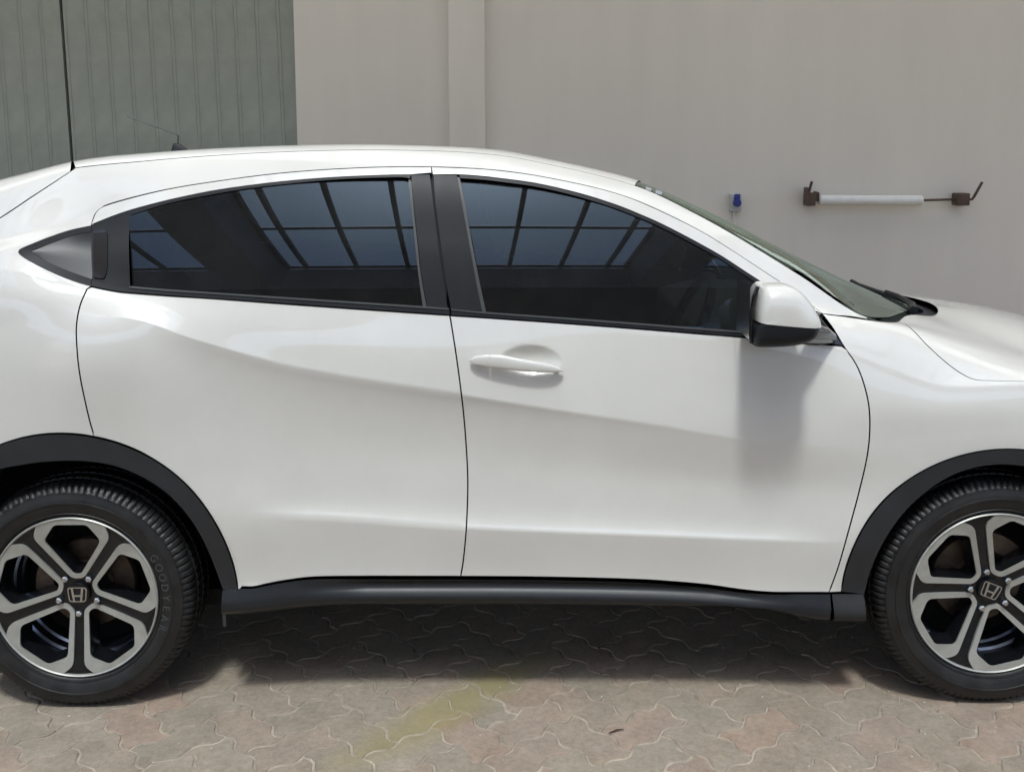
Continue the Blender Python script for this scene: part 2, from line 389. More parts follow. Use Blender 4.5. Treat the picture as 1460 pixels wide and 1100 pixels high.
GY = WALL_Y + 0.06
gx0 = wx(100, 110, GY)
def gate_leaf(x0, x1, label, tilt):
    root = empty('gate_leaf', ((x0 + x1) / 2, GY, 0.06)); tag(root, label, 'gate', 'ribbed gate leaves')
    rib = 0.131; n = int(round((x1 - x0) / rib)); rib = (x1 - x0) / n
    prof = [(0, 0.0), (0.006, -0.0045), (0.016, -0.0045), (0.022, 0.0), (rib - 0.0015, 0.0)]
    vs = []; 
    for z in (0, 4.2):
        for px_, py_ in prof: vs.append((px_, py_, z))
        vs.append((rib - 0.0015, 0.02, z)); vs.append((0, 0.02, z))
    m_ = len(prof) + 2
    fs = [(i, (i + 1) % m_, m_ + (i + 1) % m_, m_ + i) for i in range(m_)] + [tuple(range(m_)), tuple(range(m_, 2 * m_))]
    me = mesh_from(vs, fs, 'rib_panel'); me.materials.append(M['gate'])
    for i in range(n):
        p = new_obj('panel', me, None, root); p.location = (x0 - (x0 + x1) / 2 + i * rib, 0, 0)
    fr = MB().box(x0 - (x0+x1)/2, x1 - (x0+x1)/2, 0.021, 0.05, 0, 4.2).build('backing_frame', M['gate'], root)
    root.rotation_euler = (0, R(tilt), 0)
    return root
gate_leaf(gx0 + 0.015, GATE_R + 0.05, 'sage green ribbed metal gate leaf beside the grey wall', -0.9)
gate_leaf(-3.66, gx0 - 0.002, 'sage green ribbed metal gate leaf left of the dark joint', -0.9)
o = MB().box(gx0 - 0.3, gx0 + 0.3, GY + 0.09, GY + 0.13, 0, 4.3).build('gap_backing', M['dark']); tag(o, 'black sheet standing in for the shade in the gap between the two gate leaves', 'post')  # black sheet behind the leaves makes the gap's darkness

# garage roof with glazed bays (the bays mirror in the car's windows)
GLZ, SOF = 5.30, 4.55            # glass and soffit heights
OY0, OY1 = -5.08, 0.55            # glazed opening front to back
rf = empty('garage_roof', (0, WALL_Y, 4.5)); tag(rf, 'white garage roof with glazed bays and dark steel glazing bars', 'roof')
def rchild(mbd, name, m, **kw):
    o = mbd.build(name, m, rf, **kw); o.location = (0, -WALL_Y, -4.5); return o
BAYS = [(-5.9, -2.76), (-2.25, 1.73), (2.28, 5.4)]
XA, XB = -7.0, 7.0
rchild(MB().box(XA, XB, OY1, 1.35, SOF, GLZ), 'slab', M['roofwhite'])
rchild(MB().box(XA, XB, 3.25, WALL_Y + .25, SOF, GLZ), 'slab', M['roofwhite'])
for k in range(10):                       # unseen translucent sheets, added to send more light down the wall
    rchild(MB().box(XA + k * 1.4 - .05, XA + (k + 1) * 1.4 + .05, 1.30, 3.30, GLZ + .01 + .015 * (k % 2), GLZ + .02 + .015 * (k % 2)), 'added_light_sheet', M['milky'])
rchild(MB().box(XA, XB, -8.5, OY0 - .031, SOF, GLZ), 'slab', M['soffit'])
rchild(MB().box(BAYS[0][0] - .3, BAYS[2][1] + .3, OY0 - .03, OY0 + .002, SOF - .01, GLZ - .022), 'upstand', M['roofwhite'])
edges = [XA] + [e for b in BAYS for e in b] + [XB]
for k in range(0, len(edges), 2):
    rchild(MB().box(edges[k], edges[k+1], OY0 + .003, OY1, SOF, GLZ), 'beam', M['roofwhite'])
BARS = [[-5.5, -4.9, -4.31, -3.72, -3.14], [-2.01, -1.42, -.83, -.25, .34, .94, 1.49], [2.5, 3.1, 3.69, 4.28, 4.87]]
for bi, (x0, x1) in enumerate(BAYS):
    xs = [x0 + .02] + BARS[bi] + [x1 - .02]
    for xx in xs:
        rchild(MB().box(xx - .022, xx + .022, OY0, OY1, GLZ - .02, GLZ + .07), 'glazing_bar', M['steel'])
    ys = [OY0 + .05, -3.38, -1.72, -0.08]
    for k, y in enumerate(ys):
        hw = .034 if k == 0 else .016
        rchild(MB().box(x0 + .045, x1 - .045, y - hw, y + hw, GLZ - .012, GLZ + .05), 'cross_bar', M['steel'])
    ys2 = ys + [OY1]
    for k in range(len(xs) - 1):
        for q in range(len(ys2) - 1):
            rchild(MB().box(xs[k] + .023, xs[k+1] - .023, ys2[q] + .036, ys2[q+1] - .018, GLZ + .074, GLZ + .080), 'pane', M['pane'])
sw = empty('added_front_wall', (0, -8.5, 0)); tag(sw, 'unseen grey wall added behind the camera to block and bounce light', 'wall')  # added out of view; height and tone shape the light on the doors
o = MB().box(-7.0, 7.0, -8.75, -8.5, -.05, 2.9).build('wall_face', M['bounce_wall'], sw); o.location = (0, 8.5, 0)

# ---- wall fittings
ram = empty('gate_ram', at(1240, 285, WALL_Y - .06)); tag(ram, 'white gate closer tube with a thin rod between two rusty brackets on the wall', 'gate closer')
def rel(o, root): o.location = -Vector(root.location); return o
yr = WALL_Y - 0.06
A_, B_, C_ = at(1167, 285, yr), at(1315, 285.5, yr), at(1366, 284, yr)
rel(MB().tube([A_, A_ + (B_-A_)*.012, B_ - (B_-A_)*.012, B_], [.024, .031, .031, .024], 20).build('tube', M['ram'], ram, smooth=True), ram)
rel(MB().tube([B_, C_], 0.0075, 10).build('rod', M['rust'], ram, smooth=True), ram)
def bracket(c, w_, h_):
    return MB().box(c.x - w_, c.x + w_, yr - .035, WALL_Y - .001, c.z - h_, c.z + h_)
rel(bracket(at(1155, 284, yr), .026, .040).box(at(1148.5,284,yr).x, at(1150.5,284,yr).x, yr-.045, WALL_Y-.01, at(0,296,yr).z, at(0,272,yr).z).build('bracket', M['rust'], ram, bevel=.004), ram)
rel(MB().box(at(1161,284,yr).x, at(1163.5,284,yr).x, yr-.03, yr+.03, at(0,292,yr).z, at(0,278,yr).z).box(at(1164.5,284,yr).x, at(1167,284,yr).x, yr-.02, yr+.02, at(0,292,yr).z, at(0,279,yr).z).build('clevis', M['rust'], ram, bevel=.003), ram)
rel(MB().tube([at(1152, 283, yr-.02), at(1153, 275, yr-.03), at(1157.5, 259, yr-.06)], .0085, 8).build('pin', M['rust'], ram, smooth=True), ram)
rel(bracket(at(1371, 284, yr), .038, .038).build('bracket', M['rust'], ram, bevel=.006), ram)
rel(MB().tube([at(1379, 284.5, yr-.02), at(1386, 284, yr-.03), at(1389, 280, yr-.035), at(1400.5, 259.5, yr-.06)], .0085, 8).build('pin', M['rust'], ram, smooth=True), ram)
so = empty('wall_socket', at(1048.5, 300, WALL_Y)); tag(so, 'small pale power outlet box with a blue socket on the wall', 'power outlet')
a, b2 = at(1041, 276, WALL_Y - .02), at(1056, 301, WALL_Y - .02)
rel(MB().box(a.x, b2.x, WALL_Y - .05, WALL_Y - .001, b2.z, a.z).build('box', M['socket'], so, bevel=.006), so)
c1 = at(1050.5, 281, WALL_Y - .05)
bl = MB().box(c1.x - .018, c1.x + .018, WALL_Y - .075, WALL_Y - .051, c1.z - .03, c1.z + .02)
rel(bl.build('socket_cover', M['blue'], so, bevel=.006), so)
c2 = at(1050.5, 289, WALL_Y - .05)
mbs = MB(); mbs.lathe_y([(0.0, -.035), (.020, -.035), (.024, -.028), (.024, 0)], 20)
o = mbs.build('socket_ring', M['blue'], so, smooth=True); o.location = Vector((c2.x, WALL_Y - .051, c2.z)) - Vector(so.location)
rel(MB().tube([at(1047, 301, WALL_Y - .012), at(1046.5, 340, WALL_Y - .012), at(1046.5, 700, WALL_Y-.012)], .008, 8).build('conduit', M['wall'], so, smooth=True), so)

# ------------------------------------------------------------------ car: body surface
CL = 0.875                                      # y of the car's centre line (tyre faces at 0)
HUB_R, HUB_F = at(107.5, 850, 0.012), at(1415.5, 845, 0.012)
XR, XF = HUB_R.x, HUB_F.x
WZ = (HUB_R.z + HUB_F.z) / 2
# lengthwise lines of the body: photographed stretch as (px, py, y), the rest surveyed as (x, y, z)
def line(pix, before=(), after=()):
    p = [tuple(q) for q in before] + [tuple(at(a, b, y)) for a, b, y in pix] + [tuple(q) for q in after]
    p.sort(key=lambda q: q[0]); return np.array(p)
LN = {}
LN[1] = line([(0,872,.03),(330,872,.045),(420,863,.06),(500,857,.065),(740,857,.065),(1000,860,.062),(1100,868,.055),(1180,882,.045),(1225,882,.04),(1460,880,.03)],
             [(-2.1,.30,.36),(-1.95,.12,.33),(-1.7,.04,.31)], [(1.8,.05,.24),(2.0,.13,.235),(2.15,.32,.25)])
LN[3] = line([(0,836,.0),(345,836,.008),(380,832,.010),(450,822,.014),(655,821,.015),(900,825,.015),(1000,831,.013),(1060,839,.011),(1100,843,.009),(1200,844,.006),(1460,840,0)],
             [(-2.1,.26,.46),(-1.95,.09,.45),(-1.7,.01,.42)], [(1.8,.03,.36),(2.0,.10,.36),(2.15,.30,.36)])
LN[4] = line([(0,735,-.018),(200,734,-.012),(345,734,-.006),(450,737,-.004),(660,752,-.003),(900,762,-.002),(1190,772,-.004),(1300,774,-.012),(1460,776,-.016)],
             [(-2.1,.24,.60),(-1.95,.07,.59),(-1.7,0,.57)], [(1.8,.02,.48),(2.0,.09,.49),(2.15,.28,.5)])
LN[5] = line([(0,640,-.026),(130,640,-.024),(250,655,-.010),(345,664,.004),(450,668,.013),(660,674,.016),(900,690,.017),(1100,700,.012),(1200,700,.002),(1300,690,-.014),(1460,680,-.022)],
             [(-2.1,.23,.76),(-1.95,.06,.76),(-1.7,-.01,.76)], [(1.8,.01,.62),(2.0,.08,.62),(2.15,.27,.62)])
LN[6] = line([(0,470,-.010),(100,455,-.008),(184,452,-.008),(246,475,-.010),(301,492,-.013),(393,519,-.013),(518,542,-.012),(656,563,-.011),(810,587,-.010),(937,606,-.009),(1065,627,-.008),(1166,636,-.008),(1250,632,-.012),(1345,622,-.022),(1460,612,-.028)],
             [(-2.1,.24,.95),(-1.95,.08,.96),(-1.7,.005,.98)], [(1.8,.0,.74),(2.0,.07,.74),(2.15,.27,.73)])
LN[7] = line([(0,415,.008),(100,432,.012),(184,438,.014),(246,450,.012),(301,459,.009),(393,473,.006),(518,490,.004),(656,508,.003),(810,528,.003),(937,543,.003),(1065,560,.002),(1166,572,-.001),(1250,575,-.010),(1345,578,-.018),(1460,574,-.022)],
             [(-2.1,.26,1.02),(-1.95,.11,1.04),(-1.7,.03,1.06)], [(1.8,.01,.80),(2.0,.09,.79),(2.15,.29,.77)])
LN[8] = line([(0,380,.036),(60,396,.038),(130,412,.040),(180,420,.041),(301,426,.036),(400,434,.031),(640,450,.027),(900,468,.026),(1075,483,.026),(1200,496,.027),(1231,512,.022),(1290,533,.008),(1345,552,-.004),(1409,549,-.006),(1460,546,-.006)],
             [(-2.1,.30,1.08),(-1.95,.15,1.10),(-1.7,.065,1.12)], [(1.8,.03,.87),(2.0,.12,.84),(2.15,.32,.81)])
LN[10] = line([(0,342,.135),(70,322,.175),(140,297,.205),(250,268,.212),(400,247,.212),(560,238,.210),(615,238,.210),(700,242,.208),(800,257,.204),(900,283,.197),(1000,330,.182),(1100,394,.152),(1130,414,.142),(1200,446,.125),(1240,457,.115),(1290,466,.125),(1345,484,.13),(1400,500,.13),(1460,515,.13)],
             [(-2.1,.36,1.16),(-1.95,.25,1.25),(-1.7,.16,1.30)], [(1.8,.15,.93),(2.0,.25,.885),(2.15,.42,.84)])
LN[11] = line([(0,266,.285),(107,239,.295),(200,230,.30),(300,222,.30),(400,216.5,.30),(520,213.5,.30),(620,215,.30),(700,220,.30),(800,238,.295),(880,257,.285),(910,266,.275),(1000,309,.245),(1060,343,.215),(1140,392,.175),(1240,454,.135),(1290,458,.22),(1345,470,.27),(1400,484,.29),(1460,499,.30)],
             [(-2.1,.46,1.22),(-1.95,.36,1.36),(-1.7,.30,1.445)], [(1.8,.32,.955),(2.0,.42,.905),(2.15,.55,.85)])
cz = np.array([(-2.1,1.25),(-1.95,1.40),(-1.8,1.475),(-1.61,1.530),(-1.2,1.578),(-.85,1.597),(-.54,1.603),(-.08,1.590),(.18,1.555),(.46,1.478),(.59,1.427),(.79,1.330),(.945,1.253),(1.24,1.112),(1.40,1.052),(1.5,1.043),(1.87,.985),(2.0,.945),(2.15,.87)])
XS = np.arange(-2.1, 2.1501, 0.005)
def pchip(x, y, xs):
    h = np.diff(x); d = np.diff(y) / h; m = np.zeros_like(y)
    for i in range(1, len(x) - 1):
        if d[i-1] * d[i] > 0:
            w1, w2 = 2*h[i] + h[i-1], h[i] + 2*h[i-1]
            m[i] = (w1 + w2) / (w1 / d[i-1] + w2 / d[i])
    m[0], m[-1] = d[0], d[-1]
    i = np.clip(np.searchsorted(x, xs) - 1, 0, len(x) - 2); t = (xs - x[i]) / h[i]
    h00 = 2*t**3 - 3*t**2 + 1; h10 = t**3 - 2*t**2 + t; h01 = -2*t**3 + 3*t**2; h11 = t**3 - t**2
    return h00*y[i] + h10*h[i]*m[i] + h01*y[i+1] + h11*h[i]*m[i+1]
def smooth(a, sig):
    r = int(3 * sig); k = np.exp(-.5 * (np.arange(-r, r + 1) / sig) ** 2); k /= k.sum()
    lo = a[0] + (a[0] - a[1:r+1][::-1]); hi = a[-1] + (a[-1] - a[-r-1:-1][::-1])
    return np.convolve(np.concatenate([lo, a, hi]), k, 'valid')
TY, TZ = {}, {}
for k, p in LN.items():
    sg = 9 if k not in (10, 11) else 4
    TY[k] = smooth(pchip(p[:,0], p[:,1], XS), sg + 4); TZ[k] = smooth(pchip(p[:,0], p[:,2], XS), sg)
TZ[13] = smooth(pchip(cz[:,0], cz[:,1], XS), 6); TY[13] = np.full_like(XS, CL)
TY[0] = TY[1] + .22; TZ[0] = TZ[1] - .012
TY[2] = .5 * (TY[1] + TY[3]) - .034; TZ[2] = .66 * TZ[1] + .34 * TZ[3]
TY[9] = .5 * (TY[8] + TY[10]) - .019; TZ[9] = .5 * (TZ[8] + TZ[10])
# across the roof and bonnet: an arc from line 11 to the centre
q = (CL - .56) / (CL - TY[11]); TY[12] = np.maximum(.5 * (TY[11] + CL), .5); q = (CL - TY[12]) / (CL - TY[11])
TZ[12] = TZ[13] + (TZ[11] - TZ[13]) * q ** 2.2
NL = 14
LY = np.stack([TY[k] for k in range(NL)]); LZ = np.stack([TZ[k] for k in range(NL)])
def crease(k, u):
    if k == 4: return np.clip((u - XR - .50) / .15, 0, 1) * np.clip((XF - .42 - u) / .2, 0, 1)
    if k == 6: return np.clip((u - XR - .10) / .32, 0, 1) * np.clip((XF - .40 - u) / 1.1, 0, 1)
    if k == 8: return np.full_like(u, .6)
    if k == 3: return np.full_like(u, .7)
    if k == 10: return np.full_like(u, .35)
    if k == 1: return np.full_like(u, .6)
    return np.zeros_like(u)
HND = at(756, 516, -.002)                       # hollow behind the door handle
def bodyF(u, v):
    u = np.atleast_1d(np.asarray(u, float)); v = np.clip(np.atleast_1d(np.asarray(v, float)), 0, NL - 1 - 1e-6)
    uy = np.stack([np.interp(u, XS, LY[k]) for k in range(NL)]); uz = np.stack([np.interp(u, XS, LZ[k]) for k in range(NL)])
    P = np.stack([uy, uz], -1)                  # NL x n x 2
    d = np.maximum(np.linalg.norm(np.diff(P, axis=0), axis=-1), 1e-4)
    s = np.diff(P, axis=0) / d[..., None]
    ml = np.zeros_like(P); mr = np.zeros_like(P)
    for k in range(NL):
        if k == 0: m = s[0]; ml[k] = mr[k] = m; continue
        if k == NL - 1: m = np.zeros_like(s[-1]); m[:, 0] = 1.0; ml[k] = mr[k] = m; continue
        m = (d[k][:, None] * s[k-1] + d[k-1][:, None] * s[k]) / (d[k] + d[k-1])[:, None]
        c = crease(k, u)[:, None]
        ml[k] = m * (1 - c) + s[k-1] * c; mr[k] = m * (1 - c) + s[k] * c
    i = np.floor(v).astype(int); t = (v - i)[:, None]; n = np.arange(len(u))
    p0, p1, dd = P[i, n], P[i+1, n], d[i, n][:, None]
    a, b_ = mr[i, n] * dd, ml[i+1, n] * dd
    r = (2*t**3 - 3*t**2 + 1)*p0 + (t**3 - 2*t**2 + t)*a + (-2*t**3 + 3*t**2)*p1 + (t**3 - t**2)*b_
    out = np.stack([u, r[:, 0], r[:, 1]], -1)
    e = ((out[:,0] - HND.x) / .088) ** 2 + ((out[:,2] - HND.z) / .046) ** 2
    out[:, 1] += np.where((e < 1) & (out[:,1] < .3), .022 * (1 - e.clip(0, 1)) ** 1.15, 0)
    # crisp steps under the shoulder crease and over the lower fold
    c6 = crease(6, u); c4 = crease(4, u)
    d6 = np.clip(6 - v, 0, 1); d4 = np.clip(v - 4, 0, 1)
    out[:, 1] += np.where((v < 6) & (v > 5), c6 * .0085 * (1 - np.exp(-d6 / .14)) * (1 - d6 * d6 * (3 - 2 * d6)), 0)
    out[:, 1] += np.where((v > 4) & (v < 5), c4 * .0095 * (1 - np.exp(-d4 / .20)) * (1 - d4 * d4 * (3 - 2 * d4)), 0)
    # hollow of the sill above its rounded lower edge
    q_ = np.clip((v - 2.0) / 1.0, 0, 1); fx = np.clip((u - XR - .62) / .22, 0, 1) * np.clip((XF - .56 - u) / .25, 0, 1)
    out[:, 1] += .016 * fx * np.sin(math.pi * q_ ** 1.3) ** 2 * ((v > 2) & (v < 3))
    return out
def bodyN(u, v):
    du, dv = .006, .03
    a = bodyF(np.clip(u + du, -2.1, 2.15), v) - bodyF(np.clip(u - du, -2.1, 2.15), v)
    b_ = bodyF(u, np.clip(v + dv, 0, 13)) - bodyF(u, np.clip(v - dv, 0, 13))
    n = np.cross(a, b_); n /= np.maximum(np.linalg.norm(n, axis=1), 1e-12)[:, None]
    return n
mid = (XS > -1.0) & (XS < 1.0)
CH = [max(.02, float(np.mean(np.hypot(np.diff(LY, axis=0)[k][mid], np.diff(LZ, axis=0)[k][mid])))) for k in range(NL - 1)]
WV = np.concatenate([[0], np.cumsum(CH)])
def v2w(v): return np.interp(v, np.arange(NL), WV)
def w2v(w_): return np.interp(w_, WV, np.arange(NL))
VR = np.concatenate([np.linspace(k, k + 1, max(3, int(math.ceil(CH[k] / .013))), endpoint=False) for k in range(NL - 1)] + [[NL - 1.0]])
# survey mesh used to find where a sight line or plumb line meets the body
ug = np.arange(-2.1, 2.1501, .02); UU, VV = np.meshgrid(ug, VR, indexing='ij')
G = bodyF(UU.ravel(), VV.ravel()); nv = len(VR); UVg = np.stack([UU.ravel(), VV.ravel()], -1)
tri = []
for i in range(len(ug) - 1):
    for j in range(nv - 1):
        a = i * nv + j; tri += [(a, a + nv, a + nv + 1), (a, a + nv + 1, a + 1)]
BV = BVHTree.FromPolygons([tuple(p) for p in G], tri)
def uv_at(loc, idx):
    t = tri[idx]; A, B, C = (Vector(G[k]) for k in t)
    v0, v1, v2 = B - A, C - A, loc - A
    d00, d01, d11, d20, d21 = v0.dot(v0), v0.dot(v1), v1.dot(v1), v2.dot(v0), v2.dot(v1)
    den = d00 * d11 - d01 * d01
    if abs(den) < 1e-14: return tuple(UVg[t[0]])
    b1, b2_ = (d11 * d20 - d01 * d21) / den, (d00 * d21 - d01 * d20) / den
    r = UVg[t[0]] * (1 - b1 - b2_) + UVg[t[1]] * b1 + UVg[t[2]] * b2_
    return (float(r[0]), float(r[1]))
def P(px, py):
    d = ray(px, py); loc, n, idx, dist = BV.ray_cast(CAM_POS, d)
    if loc is None:
        best = None
        for t in np.arange(2.4, 4.4, .02):
            q_ = CAM_POS + d * t; l, n, i, ds = BV.find_nearest(q_)
            if best is None or ds < best[0]: best = (ds, l, i)
        loc, idx = best[1], best[2]
    return uv_at(loc, idx)
def T(x, y):
    loc, n, idx, dist = BV.ray_cast(Vector((x, y, 3)), Vector((0, 0, -1)))
    if loc is None: loc, n, idx, dist = BV.find_nearest(Vector((x, y, 1.1))); print('T miss', x, y)
    return uv_at(loc, idx)
def SD(x, z):
    loc, n, idx, dist = BV.ray_cast(Vector((x, -1, z)), Vector((0, 1, 0)))
    if loc is None: loc, n, idx, dist = BV.find_nearest(Vector((x, 0, z))); print('SD miss', x, z)
    return uv_at(loc, idx)
def curve(pts, n=8, close=False):
    """smooth curve through points (centripetal)"""
    p = [np.array(q, float) for q in pts]; out = []
    p = [2*p[0] - p[1]] + p + [2*p[-1] - p[-2]]
    for i in range(1, len(p) - 2):
        p0, p1, p2, p3 = p[i-1:i+3]
        for t in np.linspace(0, 1, n, endpoint=False):
            out.append(tuple(.5*((2*p1) + (-p0+p2)*t + (2*p0-5*p1+4*p2-p3)*t*t + (-p0+3*p1-3*p2+p3)*t**3)))
    out.append(tuple(p[-2])); return out
def pc(pts, n=6): return [P(*q) for q in curve(pts, n)]
def arch(xc, rad, a0, a1, n=40, zc=None):
    """arc round a wheel centre in side elevation; angles from the rear, over the top"""
    zc = WZ if zc is None else zc
    kz = 1.05 if xc == XR and rad > .44 else 1.0       # the rear opening is a little taller than round
    return [SD(xc - rad * math.cos(R(a)), zc + rad * kz * math.sin(R(a))) for a in np.linspace(a0, a1, n)]
def inside(poly, pts):
    x, y = pts[:, 0], pts[:, 1]; c = np.zeros(len(pts), bool)
    px, py = poly[:, 0], poly[:, 1]; j = len(poly) - 1
    for i in range(len(poly)):
        cond = ((py[i] > y) != (py[j] > y)) & (x < (px[j] - px[i]) * (y - py[i]) / (py[j] - py[i] + 1e-15) + px[i])
        c ^= cond; j = i
    return c
def dist_poly(poly, pts):
    d = np.full(len(pts), 1e9)
    for i in range(len(poly)):
        a, b_ = poly[i], poly[(i + 1) % len(poly)]; ab = b_ - a
        t = np.clip(((pts - a) @ ab) / max(ab @ ab, 1e-15), 0, 1)
        d = np.minimum(d, np.linalg.norm(pts - (a + t[:, None] * ab), axis=1))
    return d
def clean(poly, eps=.0015):
    out = [poly[0]]
    for p in poly[1:]:
        if np.hypot(p[0]-out[-1][0], p[1]-out[-1][1]) > eps: out.append(p)
    if np.hypot(out[0][0]-out[-1][0], out[0][1]-out[-1][1]) <= eps: out.pop()
    return out
def panel(name, uv, mt, parent, gap=.0021, off=0.0, thick=.014, du=.018, mirror_x=False, dense=.02, vstep=1, both=False, fit=None, vsub=1):
    """sheet on the body surface bounded by the closed outline uv, with returned edges.
    both: mirrored half joined to it (bonnet, roof, windscreen)"""
    w_ = [(a, float(v2w(b_))) for a, b_ in uv]; w_ = clean(w_)
    den = []
    for i in range(len(w_)):
        a, b_ = np.array(w_[i]), np.array(w_[(i+1) % len(w_)]); L = np.linalg.norm(b_ - a); n = max(1, int(L / dense))
        for t in range(n): den.append(tuple(a + (b_ - a) * t / n))
    poly = np.array(den)
    area = .5 * np.sum(poly[:,0]*np.roll(poly[:,1],-1) - np.roll(poly[:,0],-1)*poly[:,1])
    if area < 0: poly = poly[::-1].copy()
    wmax = WV[-1]
    if gap:
        e = np.roll(poly, -1, 0) - poly; e /= np.maximum(np.linalg.norm(e, axis=1), 1e-9)[:, None]
        nn = np.stack([-e[:,1], e[:,0]], -1); n2 = nn + np.roll(nn, 1, 0); L = np.linalg.norm(n2, axis=1)
        n2 = n2 / np.maximum(L, .4)[:, None] ** 2 * 2 / 1.0
        n2 /= np.maximum(np.linalg.norm(n2, axis=1), 1)[:, None] ** .5
        mv = n2 * gap
        if both: mv[poly[:,1] > wmax - 1e-6] *= (1, 0)
        poly = poly + mv
    us = np.arange(poly[:,0].min(), poly[:,0].max() + du, du); vs = v2w(np.interp(np.arange(0, len(VR) - 1 + 1e-9, 1 / vsub), np.arange(len(VR)), VR))
    gu, gv = np.meshgrid(us, vs); gp = np.stack([gu.ravel(), gv.ravel()], -1)
    gp = gp[inside(poly, gp)]; gp = gp[dist_poly(poly, gp) > .005]
    co = [Vector(p) for p in poly] + [Vector(p) for p in gp]
    r = delaunay_2d_cdt(co, [], [list(range(len(poly)))], 1, 1e-7)
    V2 = np.array([tuple(p) for p in r[0]]); faces = [tuple(f) for f in r[2]]
    used = sorted({i for f in faces for i in f}); mp = {k: i for i, k in enumerate(used)}
    V2 = V2[used]; faces = [tuple(mp[i] for i in f) for f in faces]
    vv = w2v(V2[:, 1]); pos = bodyF(V2[:, 0], vv); nor = bodyN(V2[:, 0], vv)
    if fit is not None:
        pos[:, 1] = fit(pos[:, 0], pos[:, 2]); nor = fit.normal(pos[:, 0], pos[:, 2])
    pos = pos + nor * off
    cnt = {}
    for f in faces:
        for a, b_ in zip(f, f[1:] + f[:1]): cnt[(a, b_)] = cnt.get((a, b_), 0) + 1
    bd = [(a, b_) for (a, b_) in cnt if (b_, a) not in cnt]
    if both: bd = [(a, b_) for a, b_ in bd if not (V2[a,1] > wmax - 1e-4 and V2[b_,1] > wmax - 1e-4)]
    verts = [tuple(p) for p in pos]; nors = [tuple(p) for p in nor]
    # face direction
    def flip(fs, vs_, ns_):
        o_ = []
        for f in fs:
            a, b_, c = (np.array(vs_[i]) for i in f[:3])
            o_.append(f if np.dot(np.cross(b_ - a, c - a), np.array(ns_[f[0]])) > 0 else f[::-1])
        return o_
    fl = flip(faces, verts, nors)
    ring = {}
    base = len(verts)
    for a, b_ in bd:
        for k in (a, b_):
            if k not in ring:
                ring[k] = len(verts); verts.append(verts[k]); nors.append(None)
                verts.append(tuple(np.array(verts[k]) - np.array(nors[k]) * thick)); nors.append(None)
    for a, b_ in bd:
        A, B = np.array(verts[a]), np.array(verts[b_]); t_ = np.cross(B - A, np.array(nors[a])); t_ /= max(np.linalg.norm(t_), 1e-9)
        c = np.mean([np.array(verts[i]) for f in [0] for i in (a, b_)], axis=0)
        for k in (ring[a], ring[a]+1, ring[b_], ring[b_]+1):
            nors[k] = tuple((np.array(nors[k]) if nors[k] is not None else 0) + t_)
    for a, b_ in bd: fl.append((ring[a], ring[b_], ring[b_] + 1, ring[a] + 1))
    nors = [tuple(np.array(n_) / max(np.linalg.norm(n_), 1e-9)) for n_ in nors]
    if both:
        n0 = len(verts); cen = {}
        v2 = []; idx = []
        for i, p in enumerate(verts):
            if abs(p[1] - CL) < 1e-4 and i < base: idx.append(i)
            else: idx.append(n0 + len(v2)); v2.append((p[0], 2*CL - p[1], p[2])); nors.append((nors[i][0], -nors[i][1], nors[i][2]))
        for i, p in enumerate(verts[:base]):
            if abs(p[1] - CL) < 1e-4: nors[i] = (nors[i][0], 0.0, nors[i][2])
        verts = verts + v2; fl = fl + [tuple(idx[i] for i in f)[::-1] for f in fl]
    me = bpy.data.meshes.new(name); me.from_pydata(verts, [], fl); me.update(); me.shade_smooth()
    me.normals_split_custom_set_from_vertices([Vector(n_).normalized() for n_ in nors])
    o = new_obj(name, me, mt, parent)
    return o

car = empty('car', (0, CL, 0)); tag(car, 'white compact crossover car parked side-on with tinted windows and black wheel arches', 'car')
CAR_PARTS = []
def cp(o):
    if o.parent is car: o.location = (0, -CL, 0)
    return o
def cpanel(name, uv, mt, **kw):
    return cp(panel(name, uv, mt, car, **kw))
def sub(name, uv, mt, par, **kw):          # a piece of a part
    return panel(name, uv, mt, par, **kw)

# ------------------------------------------------------------------ seams shared by the panels
s_gut = [(1172,446.5),(1130,414),(1100,394),(1050,361),(1000,330),(950,305),(900,283),(850,268),(800,257),(750,248),(700,242),(660,239.5),(615,238)]
s_gut_r = [(615,238),(560,238),(480,241),(400,247),(320,257),(250,268),(200,279),(160,290),(145,296),(137,303),(133,312),(131,322)]
s_rdoor = [(131,322),(131,360),(130,398),(124,412),(114,436),(109,465),(110,500),(114,535),(121,570),(128,600),(133,617)]
s_b = [(614,238),(618,285),(625,340),(633,400),(641,446),(651,510),(660,580),(665,640),(667,690),(665,750),(661,795),(657,821)]
s_fd = [(1172,446.5),(1188,468),(1203,493),(1221,520),(1232,548),(1239,580),(1240,615),(1236,652),(1225,700),(1211,752),(1196,805),(1182,844)]
s_sill = [(657,821),(780,822),(900,825),(960,828.5),(1010,833),(1060,840),(1100,843.5),(1140,844),(1182,844)]
s_sill_r = [(345,836),(362,836),(380,832),(410,826.5),(450,822),(520,821),(590,821),(657,821)]
RA, FA = .468, .436                           # outer radii of the arch trims
a_end_r = 180 - math.degrees(math.asin((at(345,836,.012).z - WZ) / RA))
a_top_r = 180 - math.degrees(math.acos(((P(133,617)[0]) - XR) / RA)); a_top_r = math.degrees(math.acos(-(P(133,617)[0] - XR) / RA))
rear_arch_front = arch(XR, RA, a_top_r, 178.5, 44)       # from door seam over the front of the rear wheel down
rear_arch_back = arch(XR, RA, 8, a_top_r, 44)
a_f0 = 1.0
front_arch = arch(XF, FA, 1.0, 172, 80)

def mix_gap(): pass
